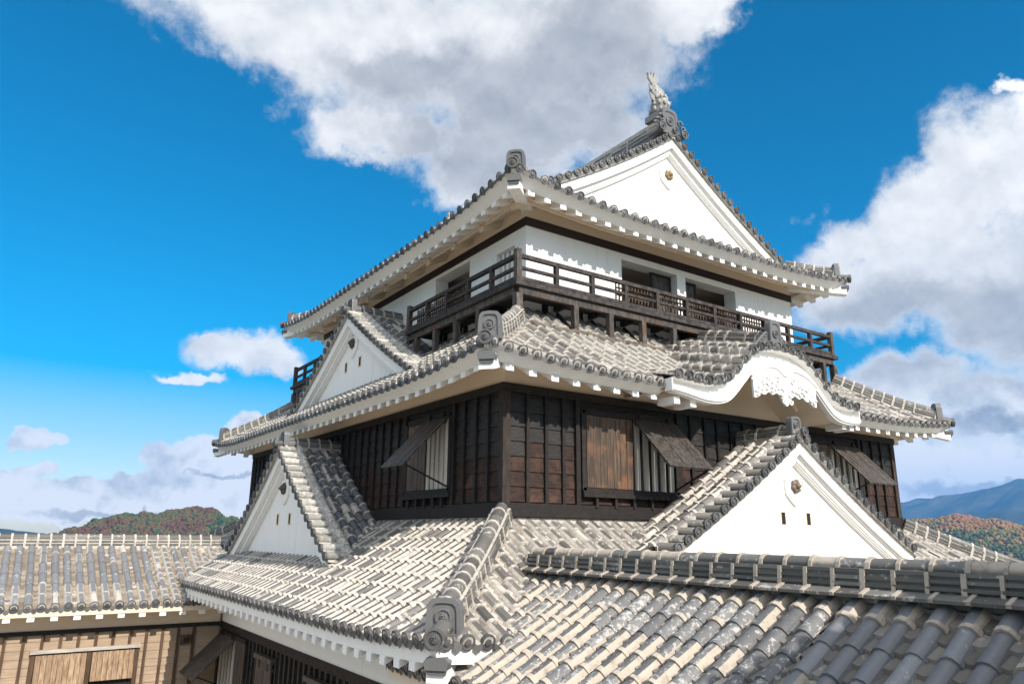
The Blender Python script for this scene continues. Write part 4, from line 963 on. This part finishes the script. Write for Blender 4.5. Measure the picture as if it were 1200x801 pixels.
m.add(vs, [(i, i+1, 62+i, 61+i) for i in range(60)], 0, 0.2)
for s in (-1, 1):       # curved ceiling rib
    pts = [V(KC+s*(0.05+0.9*q), YK+0.75, zk(s*(0.05+0.9*q), YK)-0.56) for q in (0, 0.3, 0.6, 0.9, 1.2, 1.5)]
    for a, b in zip(pts, pts[1:]): m.bar(a, b, 0.12, 0.14, 0, 0.2)
m.build('curved_soffit', SOFFIT, kara)
m = MB(); A_ = 2.33+1.0+0.1-0.50
def kt(dx): return zk(dx, YK)-0.33
mo = MB()
for off, rr_, yo in ((0.10, 0.03, -0.03), (0.17, 0.02, -0.015)):
    pts = [V(KC+x, YK+yo, kt(x)-off-0.17*math.exp(-(x/0.2)**2)) for x in [-1.12+2.24*i/36 for i in range(37)]]
    mo.tube(pts, [rr_]*37, 0, 0.1, 7)
mo.build('cusp_moulding', WHITE, kara)
# rafter teeth under both ends
for dx in (-3.15, -2.7, 2.35, 2.65): m = MB(); m.box(KC+dx-0.08, KC+dx+0.08, YK+0.17, YK+0.6, zk(dx, YK)-0.50, zk(dx, YK)-0.36, 0, 0.1); m.build('rafter_end', WHITE, kara)

# carved pendant: scalloped plate with scrolls
m = MB(); yy = YK-0.015
for s in (-1, 1):
    inner = [(0.0, 2.62), (0.10, 2.78), (0.3, 2.86), (0.6, 2.80), (0.85, 2.66), (1.0, 2.50), (1.06, 2.36)]
    outer = [(0.0, 2.24), (0.12, 2.32), (0.2, 2.46), (0.32, 2.5), (0.45, 2.44), (0.58, 2.50), (0.7, 2.42), (0.82, 2.42), (0.95, 2.34), (1.06, 2.32)]
    up_ = [(x, kt(x)-0.0) for x in (0, 0.15, 0.3, 0.5, 0.7, 0.9, 1.08)]
    poly = [(s*x, z) for x, z in outer]+[(s*x, z) for x, z in reversed(up_)]
    m.prism(V(KC, yy+0.05, 0), V(KC, yy, 0), V(1, 0, 0), UP, poly, 0, 0.1)
    for (cx, cz, R0, tw) in ((0.16, 2.50, 0.13, 1), (0.36, 2.64, 0.12, -1), (0.5, 2.54, 0.085, 1), (0.66, 2.58, 0.11, 1), (0.84, 2.50, 0.10, -1), (0.98, 2.41, 0.075, 1), (0.1, 2.34, 0.075, -1), (0.26, 2.78, 0.08, 1), (0.56, 2.74, 0.08, -1), (0.76, 2.66, 0.06, 1)):
        pts = []; rs = []
        for q in range(11):
            th = q*0.62*tw+0.6; rr = R0*(1-q*0.085); pts.append(V(KC+s*(cx+rr*math.cos(th)), yy-0.02, cz+rr*math.sin(th))); rs.append(0.026-0.0012*q)
        m.tube(pts, rs, 0, 0.1, 6)
m.build('carved_pendant', WHITE, kara)
m = MB(); rp = [V(KC, y, zk(0, y)+0.02) for y in (YK+0.28, -0.7, -0.2, 0.3, 0.85)]
ridge(m, rp, V(1, 0, 0), 0.36, 0.26, 0.1, 3); m.build('gable_ridge', [TILE, JOINT], kara)
m = MB(); oni(m, V(KC, YK+0.14, zk(0, YK+0.1)+0.0), V(0, -1, 0), 0.40, 0.66, 0.42); m.build('ridge_end_tile', ONI, kara)

# ================================================================== NEIGHBOURING BUILDINGS
# ---- gallery building on the left
gal = thing('gallery_building', (-9, 13.6, -9.5), 'long tan-boarded gallery with a grey tiled roof, joining the keep at left', 'building')
GX0, GX1, GY, GZE = -22.0, -1.7, 10.5, -2.22
rise_g = lambda t: 0.41*t+0.011*t*t
SG = Side((GX0, GY), (1, 0), (0, 1), GX1+0.9-GX0, lambda u, t: GZE+rise_g(t))
mb = MB()
def pjg(t, t1):
    x = t/t1; return (0.9, 0.9) if x < 0.22 else ((0.12, 0.15) if x < 0.85 else (0.7, 0.5))
roof_side(mb, SG, 0.272, lambda u: 0.0, lambda u: 3.1, u1=18.6, seg=0.5, pj=pjg, pw=0.03, step=0.10)
roof_side(mb, SG, 0.272, lambda u: 0.0, lambda u: 3.1, u0=18.6, u1=SG.L, seg=0.28, pc=0.9, ps=0.9, pw=0.05, step=0.10)
SGB = Side((GX1+0.9, GY+6.2), (-1, 0), (0, -1), GX1+0.9-GX0, lambda u, t: GZE+rise_g(t))
roof_side(mb, SGB, 0.4, lambda u: 0.0, lambda u: 3.1, seg=0.5, pc=0.3, ps=0.3)
groof = mb.build('roof', [TILE_B, JOINT, FLAT_W, DISC], gal)
m = MB(); zt = GZE+rise_g(3.1)
ridge(m, [V(GX0, GY+3.1, zt-0.02), V(GX1+0.3, GY+3.1, zt-0.02)], V(0, 1, 0), 0.34, 0.24, 0.09, 3, 0.3, 0.95); m.build('roof_ridge', [TILE, JOINT], groof)
m = MB(); sweep(m, SG, [(0.03, -0.02), (0.03, -0.2), (0.38, -0.2), (0.38, -0.34), (0.95, -0.42)], 0, SG.L, 0.5, 0, False); m.build('eave_board', SOFFIT, groof)
for x in np.arange(GX1-0.2, GX0+8, -0.475):
    m = MB(); u = x-GX0; A = SG.P(u, 0.06, -0.196); B = SG.P(u, 0.45, -0.196); m.prism(A, B, SG.e, UP, [(-0.075, 0), (0.075, 0), (0.075, -0.12), (-0.075, -0.12)], 0, 0.1); m.build('rafter_end', WHITE, groof)
GF = 11.4
m = MB(); m.box(GX0+0.4, GX1+0.1, GF+0.05, GF+4.4, -9.5, -1.95, 0, 0.2)
for i in range(24):
    z = -2.86-0.19*(i+1); 
    for x0 in np.arange(GX0+0.4, GX1, 1.9):
        x1 = min(x0+1.9, GX1); m.add([V(x0, GF-0.022, z), V(x1, GF-0.022, z), V(x1, GF-0.004, z+0.188), V(x0, GF-0.004, z+0.188), V(x0, GF+0.05, z), V(x1, GF+0.05, z)], [(0, 1, 2, 3), (0, 4, 5, 1)], 0)
for x in np.arange(-2.35, GX0, -0.385):
    if -6.0 < x < -3.66: m.box(x-0.035, x+0.035, GF-0.06, GF-0.003, -3.24, -2.9, 1)
    else: m.box(x-0.035, x+0.035, GF-0.06, GF-0.003, -9.5, -2.9, 1)
gwall = m.build('boarded_wall', [W_TAN, W_BAT], gal)
m = MB(); m.box(GX0+0.4, GX1, GF-0.07, GF+0.05, -2.9, -2.80); m.build('dark_head_band', W_BEAM, gwall)  # dark strip standing in for the ragged shadow below the eave
m = MB(); m.box(GX0+0.4, GX1, GF-0.04, GF+0.05, -2.80, -2.35, 0, 0.2); m.build('wall_head', SOFFIT, gwall)
for x0 in (-5.98, -9.9, -13.8):
    m = MB(); x1 = x0+2.3; xm = x0+1.22
    m.box(x0-0.06, x1+0.06, GF-0.16, GF-0.003, -3.32, -3.24, 2, 0.0); m.box(x0-0.04, x0+0.06, GF-0.10, GF-0.003, -4.8, -3.32); m.box(x1-0.06, x1+0.04, GF-0.10, GF-0.003, -4.8, -3.32); m.box(xm-0.05, xm+0.05, GF-0.10, GF-0.003, -4.8, -3.32)
    m.box(x0+0.06, xm-0.05, GF-0.028, GF-0.024, -4.8, -3.32, 1); m.box(xm+0.05, x1-0.06, GF-0.028, GF-0.024, -4.8, -3.32, 1)
    w = m.build('window', [W_BAT, INTER, W_GREYL], gwall)
    for a, b, hh in ((x0+0.07, xm-0.06, 0.72), (xm+0.06, x1-0.07, 0.68)):
        s_ = MB(); ang = rad(9); dn = -UP*math.cos(ang)+V(0, -1, 0)*math.sin(ang); nn = V(0, -1, 0)*math.cos(ang)+UP*math.sin(ang)
        planks(s_, V(a, GF-0.06, -3.36), V(1, 0, 0), dn, nn, b-a, hh, 0.03, 0, 0.12, 0.05); s_.build('shutter', W_TANS, w)
m = MB(); m.box(-2.66, -2.42, GF-0.1, GF-0.003, -3.33, -3.1); m.box(-2.60, -2.48, GF-0.13, GF-0.1, -3.27, -3.16, 1); m.build('wall_box', [W_BAT, W_BEAM], gwall)

# ---- connecting corridor in the foreground
cor = thing('connecting_corridor', (-0.29, -9, -9.5), 'low corridor with a pale lichen-spotted tiled roof in the foreground, running up to the keep', 'building')
RX, RZ = -0.29, -0.95; EX = -2.5; Y0c, Y1c = -14.2, -0.9
rise_c = lambda t: 0.50*t+0.02*t*t
RUN = RX-EX; zE = RZ-rise_c(RUN)
SCo = Side((EX, Y1c), (0, -1), (1, 0), Y1c-Y0c, lambda u, t: zE+rise_c(t))
mb = MB()
def tlow(u):
    return 0.0
def valley(u):       # the corridor starts where it meets the slope of the keep's first roof
    y = Y1c-u
    z1 = -0.15+y*0.564
    if y > -2.85:
        return max(0.0, 0.0)
    return 0.0
def cpj(t, t1): return (0.85, 0.85)
def pjc(lim): return lambda t, t1: (0.97, 0.95) if (t > t1-0.42 or t < lim) else (0.10, 0.10)
for a, b, lim in ((0, 2.3, 9), (2.3, 2.8, 1.5), (2.8, 3.6, 1.2), (3.6, 4.6, 0.95), (4.6, 5.632, 0.6)):
    roof_side(mb, SCo, 0.256, lambda u: 0.0, lambda u: RUN-0.05, u0=a, u1=b, r=0.079, seg=0.33, pj=pjc(lim), pw=0.35 if lim > 1 else 0.12, step=0.17)
mb2 = MB(); roof_side(mb2, SCo, 0.262, lambda u: 0.0, lambda u: RUN-0.05, u0=5.632, u1=SCo.L, r=0.079, seg=0.36, pj=pjc(0.2), pw=0.0, step=0.19)
SCr = Side((RX+RUN, Y0c), (0, 1), (-1, 0), Y1c-Y0c, lambda u, t: zE+rise_c(t))
roof_side(mb, SCr, 0.34, lambda u: 0.0, lambda u: RUN-0.05, seg=0.4, pc=0.5, ps=0.5)
croof = mb.build('roof', [TILE_L, JOINT_T, FLAT_D, DISC], cor); mb2.build('smooth_tiles', [TILE_N, JOINT_T, FLAT_D, DISC], croof)
m = MB(); ridge(m, [V(RX, -1.35, RZ+0.05), V(RX, Y0c, RZ+0.05)], V(1, 0, 0), 0.42, 0.18, 0.1, 3, 0.3, 0.97, 0, 0.4, 0.42, 0.8)
for sgn in (-1, 1):   # skirt of flat tiles at the foot of the ridge
    for i in range(42):
        y = -1.4-i*0.3; m.obox(V(RX, y, RZ+0.07), V(0, -1, 0), nrm(V(sgn*1, 0, -0.35)), nrm(V(sgn*0.35, 0, 1)), (0.006, 0.294), (0.16, 0.33), (0.02, 0.05), 0)
        m.obox(V(RX, y+random.uniform(-0.02, 0.02), RZ+0.07), V(0, -1, 0), nrm(V(sgn*1, 0, -0.35)), nrm(V(sgn*0.35, 0, 1)), (-0.02, 0.02), (0.15, 0.345), (0.03, 0.063), 1)
m.build('roof_ridge', [TILE, JOINT_T], croof)
m = MB(); sweep(m, SCo, [(0.03, -0.02), (0.03, -0.2), (0.35, -0.2), (0.35, -0.34), (0.9, -0.4)], 0, SCo.L, 0.5, 0, False); m.build('eave_board', SOFFIT, croof)
m = MB(); m.box(EX+0.85, RX+RUN-0.85, Y0c, -2.9, -9.5, zE+0.1); m.build('wall', W_BLACK, cor)

# ---- turret behind the viewpoint; its eave shades the near end of the corridor roof
tur = thing('corner_turret', (-3, -13.5, -9.5), 'white plastered turret beside the viewpoint, outside the picture, shading the corridor roof', 'building')
TX0, TX1, TYE, TZE = -9.5, 2.6, -11.55, 2.0
rise_t = lambda t: 0.55*t
ST = Side((TX1, TYE), (-1, 0), (0, -1), TX1-TX0, lambda u, t: TZE+rise_t(t)); ST2 = Side((TX0, TYE-5.6), (1, 0), (0, 1), TX1-TX0, lambda u, t: TZE+rise_t(t))
mb = MB(); roof_side(mb, ST, 0.3, lambda u: 0.0, lambda u: 2.8, seg=0.4, pc=0.5, ps=0.5); roof_side(mb, ST2, 0.3, lambda u: 0.0, lambda u: 2.8, seg=0.4, pc=0.5, ps=0.5)
troof = mb.build('roof', ROOFM, tur)
m = MB(); m.box(TX0+0.6, TX1-0.6, TYE-4.7, TYE-0.9, -9.5, 2.2, 0, 0.1); m.build('wall', WHITE, tur)
m = MB(); m.box(TX0+0.05, TX1-0.05, TYE-0.95, TYE-0.03, 1.72, 1.95, 0, 0.2); m.build('eave_board', SOFFIT, troof)
m = MB(); ridge(m, [V(TX1, TYE-2.8, TZE+1.5), V(TX0, TYE-2.8, TZE+1.5)], V(0, 1, 0), 0.4, 0.3, 0.1); m.build('roof_ridge', [TILE, JOINT], troof)
